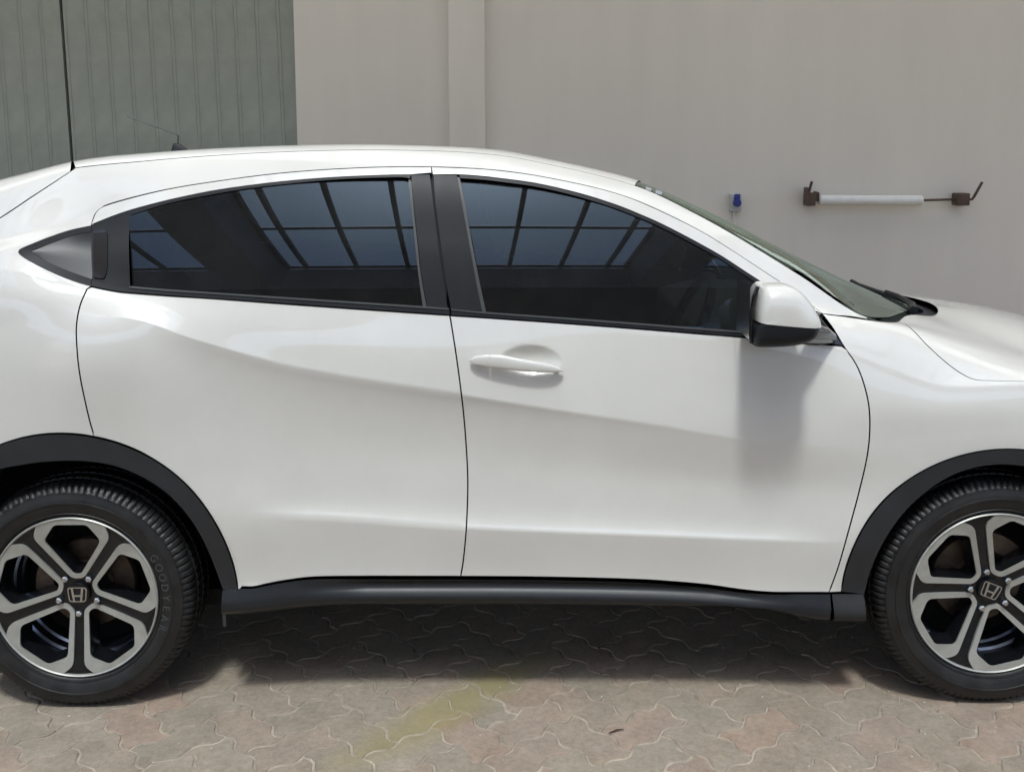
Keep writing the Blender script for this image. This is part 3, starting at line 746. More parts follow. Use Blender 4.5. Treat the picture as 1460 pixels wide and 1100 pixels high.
# belt and window outlines
rg_top = [(130,319),(160,307),(190,297),(240,284),(300,271.5),(350,264),(400,258),(450,253.5),(500,250.5),(550,248.5),(585,248),(615,248)]
rg_bot = [(130,409),(155,414),(180,417.5),(240,422),(300,426),(400,433),(500,440),(641,449.5)]
fg_top = [(617,248.5),(655,248.5),(690,251),(720,254.5),(760,260),(800,268.5),(840,279),(880,292),(910,304),(940,317),(970,332),(1000,348),(1030,365),(1060,384.5),(1090,404),(1120,424),(1150,444)]
fg_bot = [(643,450),(700,453.5),(800,460.5),(900,468),(1000,476),(1075,482.5),(1130,488),(1200,494)]

# --- rear door
up = pc(s_gut_r[::-1], 4)                     # from lower rear corner to the front
tseam = [P(131, 322), P(131, 360)]
door_r = empty('rear_door', (0, 0, 0), car); door_r.location = (0, -CL, 0)
low = pc(rg_bot, 4) + [P(641, 449.5)] + pc(s_b[4:], 5)[1:] + pc(s_sill_r[::-1], 5)[1:] + rear_arch_front[::-1] + pc([q for q in s_rdoor[::-1] if q[1] > 405], 5)[1:]
sub('skin', low, M['paint'], door_r)
strip = pc(s_gut_r[:-1][::-1], 4) + [P(615.5, 246.5)] + pc([(a, b_ + 1) for a, b_ in rg_top[:-1]][::-1], 4)
sub('window_frame', strip, M['paint'], door_r, gap=.0012, thick=.02)
# --- front door
door_f = empty('front_door', (0, 0, 0), car); door_f.location = (0, -CL, 0)
low = pc(fg_bot, 4) + pc(s_fd[2:], 5)[1:] + pc(s_sill[::-1], 5)[1:] + pc(s_b[::-1][:-4], 5)[1:]
sub('skin', low, M['paint'], door_f, du=.007, dense=.01, vsub=2)
strip = pc(s_gut[::-1][:-1], 4) + [P(1158, 446)] + pc([(a, b_ + 1) for a, b_ in fg_top][::-1], 4)
strip = pc(s_gut[::-1], 4) + pc([(a, b_ + .5) for a, b_ in fg_top if a < 1140][::-1], 4)
sub('window_frame', strip, M['paint'], door_f, gap=.0012, thick=.02)

# --- rear window
class GlassFit:
    """one smooth barrel-curved sheet through the window openings"""
    def __init__(s, pts):
        A = s.basis(pts[:, 0], pts[:, 2]); s.c = np.linalg.lstsq(A, pts[:, 1], rcond=None)[0]
    @staticmethod
    def basis(x, z):
        z = z - 1.25
        return np.stack([np.ones_like(x), x, z, x*x, z*z], -1)
    def __call__(s, x, z): return s.basis(x, z) @ s.c
    def normal(s, x, z):
        dx = s.c[1] + 2*s.c[3]*x; dz = s.c[2] + 2*s.c[4]*(z - 1.25)
        n = np.stack([dx, -np.ones_like(x), dz], -1); return n / np.linalg.norm(n, axis=1)[:, None]
_g = [P(a, b_) for a in range(200, 600, 40) for b_ in range(300, 430, 20)] + [P(a, b_) for a in range(690, 900, 40) for b_ in range(300, 450, 20)] + [P(a, b_) for a in range(900, 1060, 40) for b_ in range(390, 460, 20)]
GFIT = GlassFit(bodyF([q_[0] for q_ in _g], [q_[1] for q_ in _g]))
rglass = curve([(186,306),(240,289.5),(300,277.5),(350,269),(400,263),(450,258),(500,254.5),(550,252.8),(574,252.5),(580,254),(583,259)], 4) + curve([(583,259),(588,300),(593,350),(598,395),(604,438)], 4)[1:] + curve([(604,438),(500,431.5),(400,425),(300,418.5),(240,414.5),(186,410)], 4)[1:]
sub('window_glass', [P(*q) for q in rglass], M['glass'], door_r, gap=0, off=-.008, thick=.004, fit=GFIT)
t1 = curve([(130,321)] + [(a, b_ + .8) for a, b_ in rg_top[1:-2]] + [(586,248.8)], 4)
t2 = curve([(584,254),(574,252.3),(550,252.6),(500,254.3),(450,257.8),(400,262.8),(350,268.8),(300,277.3),(240,289.3),(187,305.8)], 4)
o = sub('window_seal', [P(*q) for q in t1 + t2 + [(186,309),(160,318),(130,330)]], M['trim'], door_r, gap=0, off=-.001, thick=.012)
sub('pillar_trim', [P(*q) for q in [(586.5,248.8),(613,248.8)] + curve([(613,248.8),(624,340),(632,400),(639,441)], 6)[1:] + curve([(609,438.5),(601,395),(596,350),(590.5,300),(586.5,260)], 6)], M['trim'], door_r, gap=.0008, off=.0005, thick=.014)
sub('pillar_seal', [P(*q) for q in [(583,256),(586.5,259)] + curve([(590,300),(595.5,350),(600.5,395),(608.5,438.5)], 6) + curve([(603,438),(597,395),(592,350),(587,300),(582.5,261)], 6)], M['seal'], door_r, gap=0, off=.001, thick=.012)
sub('belt_moulding', [P(*q) for q in curve([(131,399),(155,405),(186,409.5),(240,414),(300,418),(400,424.5),(500,431),(604,437.8),(640.5,440.5)], 4) + curve([(641,448.5),(500,439),(400,432),(300,425),(240,421),(180,416.5),(155,413),(131,408)], 4)], M['trim'], door_r, gap=0, off=.003, thick=.014)
sub('belt_lip', [P(*q) for q in curve([(186,408.5),(240,413),(300,417),(400,423.5),(500,430),(604,436.8),(640.5,439.6)], 4) + curve([(640.5,442),(604,439.6),(500,432.8),(400,426.2),(300,419.6),(240,415.8),(186,411.2)], 4)], M['seal'], door_r, gap=0, off=.0055, thick=.008)
sub('corner_trim', [P(*q) for q in [(131.6,320),(186,304.5),(185.5,409),(155,404.6),(131.6,398.5)]], M['trim'], door_r, gap=.0004, off=-.001, thick=.014)
# hidden door handle in the corner trim
sub('door_handle', [P(*q) for q in curve([(134.5,330),(148,327.5),(153,332),(154,345),(153.5,380),(150,395),(145,397.5),(134,396)], 4)], M['gloss'], door_r, gap=.0004, off=.003, thick=.012)
# --- quarter garnish
gq = cp(empty('quarter_garnish', parent=car))
g_out = curve([(130.3,321.5),(100,328),(70,338),(45,348),(30,354.5),(26.5,358),(28,363),(45,374),(75,389),(105,401),(130.3,408.5)], 4)
g_in = curve([(130.2,397.5),(100,387),(70,374),(46,360)], 4) + curve([(46,357),(70,348),(100,337),(130.2,330)], 4)
sub('frame', [P(*q) for q in g_out + g_in], M['trim'], gq, gap=.0003, off=.001)
# scooped insert: upper face turned down, lower face turned up to the light
n_ = 14; top_ = [Vector(bodyF(*P(x_, np.interp(x_, [46,70,100,131], [358,348,337,329.5])))[0]) for x_ in np.linspace(44, 131, n_)]
bot_ = [Vector(bodyF(*P(x_, np.interp(x_, [46,70,100,131], [359,374.5,387.5,398])))[0]) for x_ in np.linspace(44, 131, n_)]
vs_, fs_ = [], []
for i_ in range(n_):
    for t_, dep in ((0, 0), (.12, .006), (.30, .012), (.45, .0135), (.62, .0105), (.82, .005), (1, 0)):
        vs_.append(top_[i_].lerp(bot_[i_], t_) + Vector((0, .0005 + dep * i_ / (n_ - 1), 0)))
for i_ in range(n_ - 1):
    for j_ in range(6): fs_.append((i_*7+j_, (i_+1)*7+j_, (i_+1)*7+j_+1, i_*7+j_+1))
new_obj('insert', mesh_from(vs_, fs_, 'insert', True), M['sill'], gq)

# --- front window
fglass = curve([(656,254),(690,256.5),(720,260),(760,265.5),(800,274),(840,285),(880,298),(910,310),(940,323),(970,338),(1000,354),(1030,371),(1060,391),(1092,411)], 4) + [(1110,424),(1110,478)] + curve([(1110,478),(1075,475),(1000,469.5),(900,461.5),(800,454),(694,446.5)], 4)[1:] + curve([(694,446.5),(684,400),(673,340),(662,285)], 4)[1:]
sub('window_glass', [P(*q) for q in fglass], M['glass'], door_f, gap=0, off=-.008, thick=.004, fit=GFIT)
t1 = curve([(a, b_ + .6) for a, b_ in fg_top if 650 < a < 1140], 4)
t2 = curve([(1128,432)] + [(1092,410.5),(1060,390.5),(1030,370.5),(1000,353.5),(970,337.5),(940,322.5),(910,309.5),(880,297.5),(840,284.5),(800,273.5),(760,265),(720,259.5),(690,256),(656,253.5)], 4)
sub('window_seal', [P(*q) for q in t1 + t2], M['trim'], door_f, gap=0, off=-.001, thick=.012)
sub('pillar_trim', [P(*q) for q in [(617.5,249.5),(651,249.5)] + curve([(651,249.5),(661,300),(672,360),(681,410),(688,444)], 6)[1:] + curve([(643,441),(635,400),(627,340),(620.5,290)], 6)], M['trim'], door_f, gap=.0008, off=.0005, thick=.014)
sub('pillar_seal', [P(*q) for q in [(651.5,252),(655.5,254)] + curve([(665,300),(675.5,360),(685.5,410),(693.5,446.5)], 6) + curve([(688,445.5),(680.5,410),(671.5,360),(660.5,300)], 6)], M['seal'], door_f, gap=0, off=.001, thick=.012)
sub('belt_moulding', [P(*q) for q in curve([(643.5,441),(694,446),(800,453.5),(900,461),(1000,469),(1075,474.5),(1110,477)], 4) + curve([(1110,485.5),(1075,481.5),(1000,475),(900,467),(800,459.5),(700,452.5),(643.5,449)], 4)], M['trim'], door_f, gap=0, off=.003, thick=.014)
sub('belt_lip', [P(*q) for q in curve([(643.5,440.5),(694,445),(800,452.5),(900,460),(1000,468),(1075,473.5),(1110,476)], 4) + curve([(1110,478.5),(1075,476.2),(1000,470.8),(900,462.8),(800,455.2),(694,447.6),(643.5,442.6)], 4)], M['seal'], door_f, gap=0, off=.0055, thick=.008)
sub('mirror_sail', [P(*q) for q in [(1112,424),(1128,432),(1150,446),(1172,459),(1190,476),(1202,493),(1160,489),(1112,485)]], M['gloss'], door_f, gap=.0003, off=.001, thick=.012)

# --- side frame: roof rail, windscreen pillar and rear quarter in one pressing
rail = pc(s_gut + s_gut_r[1:-1], 4) + pc([(130,322.5),(100,329.5),(70,339.5),(45,349.5),(28.5,358),(45,372.5),(75,387.5),(105,400),(130,407.5)], 4) + pc([q_ for q_ in s_rdoor if q_[1] > 408], 5) + rear_arch_back[::-1]
TAILX = -1.78
rail += [(XR - .50, 4.6), (TAILX, 4.7), (TAILX, 6.0), (TAILX, 8.0), (-1.70, 9.4)]
hs = [(0,310),(20,297),(40,283.5),(60,270.5),(80,257.5),(107,240)]
rail += pc(hs, 4) + [(float(u_), 11.0) for u_ in np.linspace(P(107,240)[0], P(905,264)[0], 60)]
wsx = np.linspace(P(905,264)[0], P(1238,453)[0], 40)
rail += [(float(u_), 11.0 - .0 * k) for k, u_ in enumerate(wsx)] + [P(1236,454.5), P(1205,450)]
cpanel('side_frame', rail, M['paint'])
# --- front wing
XNOSE = 1.80
hood_seam = [(1276,459.5),(1290,462),(1303,472),(1318,488),(1333,502.5),(1352,519),(1372,533),(1391,541),(1420,542.5),(1460,543.5)]
wing = pc(s_fd[::-1], 5) + pc([(1172,447.5),(1205,451.5),(1238,456.5)], 4)[1:] + pc(hood_seam, 5)
hx, hv = P(1460, 543.5)
wing += [(hx + .12, hv + .02), (XNOSE - .05, hv - .1), (XNOSE, 7.6), (XNOSE, 6.0), (XF + .47, 4.6)] + front_arch[::-1] + [P(1197,843.5)]
cpanel('front_wing', wing, M['paint'])
# --- bonnet
def hood_edge(y): return 1.505 - 0.92 * (y - .90) ** 2
def glass_edge(y): return 1.385 - 0.58 * (y - .90) ** 2
hood = pc(hood_seam, 5) + [(hx + .12, hv + .02), (XNOSE - .05, hv - .1), (XNOSE + .12, 8.3), (2.02, 9.5), (2.06, 11.0), (2.08, 13.0)]
he = [T(hood_edge(y), y) for y in np.linspace(CL - .001, .40, 24)]
hood += [(hood_edge(CL), 13.0)] + he[1:] + [T(1.20, .30)]
cpanel('bonnet', hood, M['paint'], both=True)
# --- cowl: black channel between glass and bonnet
cow = [(glass_edge(CL) - .03, 13.0)] + [T(glass_edge(y) - .03, y) for y in np.linspace(CL, .22, 24)][1:] + [T(1.06, .20), T(1.16, .25)] + [T(hood_edge(y) + .01, y) for y in np.linspace(.40, CL, 24)][:-1] + [(hood_edge(CL) + .01, 13.0)]
cpanel('cowl', cow, M['trim'], both=True, off=-.022, gap=0, thick=.01)
# --- roof and windscreen
xw = P(905,264)[0]
roof_l = [(float(u_), 11.0) for u_ in np.linspace(P(107,240)[0], xw, 50)] + [(xw + .03, 11.4), (xw + .06, 12.0), (xw + .085, 13.0)]
roof_l += [(P(107,240)[0] - .12, 13.0), (P(107,240)[0] - .11, 12.0), (P(107,240)[0] - .05, 11.4)]
cpanel('roof', roof_l, M['paint'], both=True, gap=.0007)
ws = [(xw, 11.05)] + [(float(u_), 11.05) for u_ in np.linspace(xw, P(1233,452)[0], 40)][1:] + [T(glass_edge(y), y) for y in np.linspace(.24, CL, 20)][:-1] + [(glass_edge(CL), 13.0), (xw + .085, 13.0), (xw + .06, 12.0), (xw + .03, 11.4)]
wind = cpanel('windscreen', ws, M['wind'], both=True, off=-.003, gap=.001, thick=.004)
# --- tailgate, lamps and bumpers (mostly out of frame)
tg = pc(hs[::-1], 4)[1:] + [(-1.68, 9.6), (TAILX, 8.1), (-2.1, 8.05), (-2.1, 13.0), (P(107,240)[0] - .12, 13.0), (P(107,240)[0] - .11, 12.0), (P(107,240)[0] - .05, 11.4)]
cpanel('tailgate', tg, M['paint'], both=True, gap=.0002)
cpanel('rear_window', [(-1.84, 11.5), (-1.84, 13.0), (-2.07, 13.0), (-2.07, 10.4), (-1.97, 10.6)], M['gloss'], both=True, off=.002, gap=0, thick=.004)
cpanel('tail_lamp', [(TAILX, 6.4), (TAILX, 8.0), (-2.1, 8.0), (-2.1, 6.4)], M['red'])
cpanel('rear_bumper', rear_arch_back[:1] + [(XR - .50, 4.6), (TAILX, 4.7), (TAILX, 6.35), (-2.1, 6.35), (-2.1, 1.0), (XR - .42, 1.0)], M['paint'])
cpanel('head_lamp', [(XNOSE, 6.6), (XNOSE, 7.7), (XNOSE + .13, 8.3), (2.02, 8.9), (2.14, 8.9), (2.14, 7.4), (1.95, 6.7)], M['lamp'])
cpanel('front_bumper', front_arch[-8:][::-1][::-1] + [(XF + .44, 1.0), (2.14, 1.0), (2.14, 7.3), (1.95, 6.6), (XNOSE, 6.5), (XNOSE, 6.0), (XF + .47, 4.6)][:0] + [(XF + .44, 1.2), (2.14, 1.2), (2.14, 7.3), (1.95, 6.6), (XNOSE, 6.5), (XNOSE, 6.0), (XF + .45, 4.9)], M['paint'])
def cap(x, name, mt, dx):
    vs = bodyF(np.full(40, x), np.linspace(0.5, 13, 40)); vv = [tuple(p) for p in vs] + [(p[0], 2*CL - p[1], p[2]) for p in vs[::-1]]
    c = (x + dx, CL, .6); n = len(vv)
    inn = [(p[0] + dx * .8, CL + (p[1]-CL)*.8, .62 + (p[2]-.62)*.85) for p in vv]
    fs = [(i, (i+1) % n, n + (i+1) % n, n + i) for i in range(n)] + [(n + i, n + (i+1) % n, 2*n) for i in range(n)]
    cp(new_obj(name, mesh_from(vv + inn + [c], fs, name, True), mt, car))
cap(-2.1, 'rear_fascia', M['paint'], -.06); cap(2.15, 'front_fascia', M['gloss'], .06)

# --- black wheel-arch trims and sill
def arch_trim(name, xc, ro, ri, a0, a1, poly_end0, poly_end1):
    out = arch(xc, ro + .001, a0, a1, 60) + poly_end1 + arch(xc, ri, a1 - 0.5, a0 + .5, 60) + poly_end0
    return cpanel(name, out, M['clad'], off=.0055, thick=.06, gap=.0006)
RI, FI = .392, .374
# inner edges from the photograph
def sdp(pts): return [P(*q) for q in pts]
rin = sdp(curve([(318,838),(312,820),(297,782),(277,745),(250,712),(220,688),(185,670),(150,659.5),(108,655.5),(60,657.5),(20,663.5),(0,667.5)], 5))
rear_in_back = arch(XR, .40, 60, 6, 30)
rout = arch(XR, RA, 178.5, 6, 80)
cpanel('arch_trim', rout + [(XR - .43, 1.3)] + rear_in_back[::-1] + rin[::-1], M['clad'], off=.006, thick=.05, gap=.0004)
fin = sdp(curve([(1231,846),(1240,812),(1256,776),(1280,739),(1310,707),(1345,682),(1380,667),(1415,661),(1440,661),(1460,663)], 5))
front_in = arch(XF, .372, 105, 170, 30)
cpanel('arch_trim', arch(XF, FA, 1.5, 172, 80) + [(XF + .40, 1.3)] + front_in[::-1] + fin[::-1], M['clad'], off=.006, thick=.05, gap=.0004)
sill = sdp(curve([(346,838),(362,838),(380,834),(410,828.5),(450,824),(520,823),(590,823),(657,823),(780,824),(900,827),(960,830.5),(1010,835),(1060,842),(1100,845.5),(1140,846),(1183,846)], 4)) + sdp([(1180,884),(1160,879)]) + sdp(curve([(1160,879),(1100,867),(1050,862.5),(1000,860.5),(740,858),(500,858),(420,864),(370,870),(332,873.5)], 5)) + sdp([(319,873),(318,840)])
cpanel('sill', sill, M['sill'], off=.006, thick=.03, gap=.0006)
cpanel('sill_end', sdp([(1185,846),(1200,845.5),(1230.5,846),(1229,884.5),(1182,884.5)]), M['clad'], off=.006, thick=.03, gap=.0006)
# mud flap tip behind the sill
a_ = at(322, 872, .09)
cp(MB().box(a_.x - .006, a_.x + .006, .07, .13, a_.z - .038, a_.z + .02).build('mud_flap', M['seal'], car, bevel=.004))

# --- dark inner body (closes the gaps, the doors' inner faces and the floor)
def shell(name, v0, v1, x0, x1, off, mt, drop=None):
    us = np.arange(x0, x1 + 1e-6, .025); vs = [v for v in VR if v0 - 1e-6 <= v <= v1 + 1e-6]
    U_, V_ = np.meshgrid(us, vs, indexing='ij'); p = bodyF(U_.ravel(), V_.ravel()) - bodyN(U_.ravel(), V_.ravel()) * off
    n = len(vs); fs = []
    for i in range(len(us) - 1):
        for j in range(n - 1):
            q_ = [i*n+j, (i+1)*n+j, (i+1)*n+j+1, i*n+j+1]; c = p[q_].mean(0)
            if drop and drop(c): continue
            fs.append(tuple(q_))
    vs_ = [tuple(q_) for q_ in p]; m_ = len(vs_)
    cp(new_obj(name, mesh_from(vs_, fs, name), mt, car))
    cp(new_obj(name, mesh_from([(q_[0], 2*CL - q_[1], q_[2]) for q_ in p], [f[::-1] for f in fs], name), mt, car))
inarch = lambda c: (math.hypot(c[0] - XR, c[2] - WZ) < .425) or (math.hypot(c[0] - XF, c[2] - WZ) < .40)
shell('inner_body', 0.0, 8.0, -2.08, 2.12, .019, M['dark'], inarch)
shell('inner_roof', 10.15, 13.0, -1.95, xw + .02, .02, M['inner'])
shell('inner_quarter', 8.0, 10.3, -2.08, P(178,350)[0], .019, M['dark'])
shell('inner_pillar', 9.9, 10.95, xw - .05, P(1225,450)[0], .02, M['inner'])
shell('inner_pillar', 8.0, 10.3, P(600,300)[0], P(640,300)[0], .02, M['inner'])
cp(MB().box(-2.0, 2.05, .22, 2*CL - .22, .21, .26).build('floor_pan', M['dark'], car))
def liner(xc, rad):
    vs = []; fs = []; n = 40
    for k in range(n + 1):
        a = R(-8 + 196 * k / n)
        for y in (.022, .34): vs.append((xc + rad * math.cos(a), y, WZ + rad * math.sin(a)))
    for k in range(n): fs.append((2*k, 2*k+1, 2*k+3, 2*k+2))
    fs.append(tuple(2*k + 1 for k in range(n + 1)))
    for s in (0, 1):
        v_ = [(x, y if not s else 2*CL - y, z) for x, y, z in vs]
        cp(new_obj('wheel_liner', mesh_from(v_, fs, 'liner'), M['dark'], car))
liner(XR, .432); liner(XF, .405)

# --- mirror the near-side panels to the far side
for o in list(car.children):
    if o.name.split('.')[0] in ('side_frame', 'front_wing', 'tail_lamp', 'rear_bumper', 'head_lamp', 'front_bumper', 'arch_trim', 'sill', 'sill_end', 'rear_door', 'front_door', 'quarter_garnish'):
        c = o.copy(); COL.objects.link(c); c.parent = car; c.scale = (1, -1, 1); c.location = (0, CL, 0)
        for ch in o.children:
            d = ch.copy(); COL.objects.link(d); d.parent = c

# ------------------------------------------------------------------ door mirror
def door_mirror():
    root = cp(empty('door_mirror', parent=car))
    side = [(1079,462),(1080,445),(1083,428),(1088,414),(1095,408),(1110,406.5),(1128,408),(1143,416),(1156,430),(1166,446),(1172,460),(1172,472),(1165,484),(1148,492),(1120,496),(1090,497),(1077,495.5),(1074,488),(1074,470)]
    yc = -.11
    pr = [at(a, b_, -.17) for a, b_ in curve(side + side[:1], 5)[:-1]]
    cx = sum(p.x for p in pr) / len(pr); czz = sum(p.z for p in pr) / len(pr)
    secs = [(-.205, .30), (-.203, .55), (-.196, .76), (-.183, .90), (-.165, .98), (-.14, 1.0), (-.09, .99), (-.04, .94), (-.005, .80)]
    def ring(y, s):
        out = []
        for p in pr:
            # the mirror-glass side stays flat, the nose rounds off
            sx = s if p.x > cx else (.55 * s + .45)
            out.append(Vector((cx + (p.x - cx) * sx, y, czz + (p.z - czz) * s)))
        return out
    n = len(pr); V_ = []
    for y, s in secs: V_ += ring(y, s)
    F_ = [(i*n+k, i*n+(k+1) % n, (i+1)*n+(k+1) % n, (i+1)*n+k) for i in range(len(secs) - 1) for k in range(n)]
    V_.append(Vector((cx, -.206, czz))); F_ += [(k, len(V_) - 1, (k+1) % n) for k in range(n)]
    zc_ = at(1079, 458, -.17); pn = Vector((.10, 0, 1)).normalized()
    for nm, keep_up, mt, gr in (('cap', True, M['paint'], 1.0), ('housing', False, M['trim'], .985)):
        bm = bmesh.new(); vv = [bm.verts.new(Vector((cx, -.1, czz)) + (p - Vector((cx, -.1, czz))) * gr) for p in V_]
        for f in F_: bm.faces.new([vv[j] for j in f])
        bmesh.ops.bisect_plane(bm, geom=bm.verts[:] + bm.edges[:] + bm.faces[:], plane_co=zc_ + Vector((0, 0, -.002 if not keep_up else .0)), plane_no=pn, clear_outer=not keep_up, clear_inner=keep_up)
        bmesh.ops.recalc_face_normals(bm, faces=bm.faces)
        me = bpy.data.meshes.new(nm); bm.to_mesh(me); bm.free(); me.shade_smooth()
        new_obj(nm, me, mt, root)
    # paint-coloured lower lens at the nose of the housing
    sv = [(p.x, y, p.z) for y in (-.207, -.10) for p in (at(1127, 464.5, -.19), at(1171, 466.5, -.19), at(1170, 473, -.19), at(1160, 478, -.19), at(1131, 479, -.19))]
    # black rim on the glass side and the lower step
    e = [at(a, b_, -.17) for a, b_ in [(1083,409.5),(1078,425),(1075,445),(1073.5,462),(1073,480),(1074.5,491)]]
    MB().tube([p + Vector((0, .02, 0)) for p in e], [.006]*6, 8).build('rim', M['gloss'], root, smooth=True)
    gl = [Vector((at(1082,0,-.17).x - .004, y, z)) for y, z in ((-.17, at(0,412,-.17).z), (-.02, at(0,412,-.17).z), (-.02, at(0,488,-.17).z), (-.17, at(0,488,-.17).z))]
    new_obj('mirror_glass', mesh_from(gl, [(0,1,2,3)]), M['chrome'], root)
    # lower step painted lighter, as a proud lens under the cap
    st = [at(a, b_, -.17) for a, b_ in curve([(1128,477),(1140,476.5),(1160,474),(1168,473),(1163,482),(1148,487),(1130,489),(1122,484)], 4)]
    # foot joining the housing to the door
    A, B = at(1150, 474, -.06), at(1168, 478, .02)
    MB().tube([at(1135, 474, -.09), at(1152, 474, -.05), at(1172, 477, .01), at(1186, 482, .035)], [.026, .03, .026, .016], 14).build('foot', M['gloss'], root, smooth=True)
    return root
mr_ = door_mirror()
c = mr_.copy(); COL.objects.link(c); c.parent = car; c.scale = (1, -1, 1); c.location = (0, CL, 0)
for ch in mr_.children:
    d = ch.copy(); COL.objects.link(d); d.parent = c

# ------------------------------------------------------------------ front door handle
def door_handle():
    root = cp(empty('door_handle', parent=car))
    top = [(670,512.5),(676,508),(690,505.8),(700,505.5),(716,506),(740,511),(765,515),(785,519),(797,523.5),(803,528)]
    bot = [(670,516),(676,520),(690,522.5),(700,524),(720,526),(745,528.5),(770,530.5),(788,530.8),(797,530.5),(803,529)]
    out = [.010, .016, .021, .023, .026, .028, .028, .025, .019, .010]
    surf_y = lambda px, py: bodyF(*P(px, py))[0][1]
    def piece(i0, i1, name, mt):
        n = 14; V_ = []; F_ = []
        ts = np.linspace(i0, i1, 34 if i1 - i0 > 4 else 12)
        for t in ts:
            tp = [np.interp(t, range(10), [q_[j] for q_ in top]) for j in (0, 1)]; bp = [np.interp(t, range(10), [q_[j] for q_ in bot]) for j in (0, 1)]
            oo = np.interp(t, range(10), out)
            y0 = -.004
            A, B = at(tp[0], tp[1], y0 - oo * .7), at(bp[0], bp[1], y0 - oo * .7)
            cz_, hz = (A.z + B.z) / 2, (A.z - B.z) / 2
            for k in range(n):
                a = 2 * math.pi * k / n
                V_.append((A.x, y0 - oo * .62 - math.copysign(abs(math.cos(a)) ** .6, math.cos(a)) * oo * .38, cz_ + math.copysign(abs(math.sin(a)) ** .6, math.sin(a)) * hz))
        for i in range(len(ts) - 1):
            for k in range(n): F_.append((i*n+k, i*n+(k+1) % n, (i+1)*n+(k+1) % n, (i+1)*n+k))
        F_ += [tuple(range(n)), tuple(range((len(ts)-1)*n, len(ts)*n))]
        me = mesh_from(V_, F_, name, True); bm = bmesh.new(); bm.from_mesh(me); bmesh.ops.recalc_face_normals(bm, faces=bm.faces); bm.to_mesh(me); bm.free()
        me.set_sharp_from_angle(angle=R(60))
        return new_obj(name, me, mt, root)
    piece(0, 2.78, 'lock_cover', M['paint']); piece(2.9, 9, 'pull', M['paint'])
    MB().tube([at(683,515,-.012), at(683,515,.02)], .011, 12).build('stand_off', M['seal'], root, smooth=True)
    MB().tube([at(793,527,-.008), at(793,527,.02)], .007, 12).build('stand_off', M['seal'], root, smooth=True)
    return root
door_handle()

# ------------------------------------------------------------------ wheels
WR = .3345
def poly_round(pts, r, n=4):
    out = []; m = len(pts)
    for i in range(m):
        a, b_, c = Vector(pts[i-1]), Vector(pts[i]), Vector(pts[(i+1) % m])
        e1, e2 = (a - b_), (c - b_); rr = min(r[i] if isinstance(r, list) else r, e1.length * .45, e2.length * .45)
        p0, p1 = b_ + e1.normalized() * rr, b_ + e2.normalized() * rr
        for k in range(n + 1):
            t = k / n; out.append(tuple(p0 * (1-t)**2 + b_ * 2*t*(1-t) + p1 * t*t))
    return out
HOLE = [(-.047,.2165),(.047,.2165),(.0815,.167),(.0105,.0595),(-.0105,.0595),(-.0815,.167)]
FRAME = [(-.098,.2115),(-.058,.2315),(.0,.2385),(.058,.2315),(.098,.2115),(.109,.177),(.0175,.0465),(-.0175,.0465),(-.109,.177)]
HOLE_R = poly_round(HOLE, [.012,.012,.014,.009,.009,.014], 5)
FRAME_R = poly_round(FRAME, [.005,.03,.03,.03,.005,.02,.014,.014,.02], 5)
def rot2(p, a): return (p[0]*math.cos(a) - p[1]*math.sin(a), p[0]*math.sin(a) + p[1]*math.cos(a))
def dish(r): return .004 + .030 * max(0, 1 - (r / .225) ** 2) ** 1.3
def wheel_meshes():
    Ms = {}
    # tyre: 80 shoulder lugs round the tread
    prof = [(.2385,.030),(.2380,.016),(.241,.008),(.247,.004),(.2485,-.001),(.2505,-.0015),(.252,.0005),(.262,-.004),(.2785,-.0065),(.2795,-.0085),(.2835,-.0085),(.2845,-.0062),(.296,-.0045),(.305,.0005),(.3065,.0005),(.3075,.004),
            (.315,.009),(.322,.0155),(.3275,.024),(.3305,.033),(.332,.043),(.332,.052),(.324,.054),(.324,.061),(.333,.063),(.3345,.085),(.3345,.092),(.326,.094),(.326,.103),(.3345,.105),(.3345,.125),(.333,.150),(.324,.152),(.324,.159),(.332,.161),(.331,.178),(.322,.196),(.300,.210),(.26,.208),(.235,.195)]
    n = 440; m = len(prof); V_ = []; F_ = []
    for k in range(n):
        a = 2 * math.pi * k / n
        for j, (r, y) in enumerate(prof):
            rr, yy = (.2385 + (r - .2385) * 1.06 if r > .2385 else r), y
            if 16 <= j <= 21:
                g = 1.0 if k % 4 == 0 else 0.0
                rr -= .0040 * g; yy += .002 * g * (1 if j < 19 else 0)
                if k % 8 == 4 and j < 18: rr -= .002
            elif 24 <= j <= 34 and j not in (26, 27, 28, 31, 32, 33):
                if (k + j) % 5 == 0: rr -= .004
            V_.append((rr * math.cos(a), yy, rr * math.sin(a)))
    for k in range(n):
        for j in range(m - 1): F_.append((k*m+j, k*m+j+1, ((k+1) % n)*m+j+1, ((k+1) % n)*m+j))
    Ms['tyre'] = (V_, F_)
    return Ms
WM = wheel_meshes()
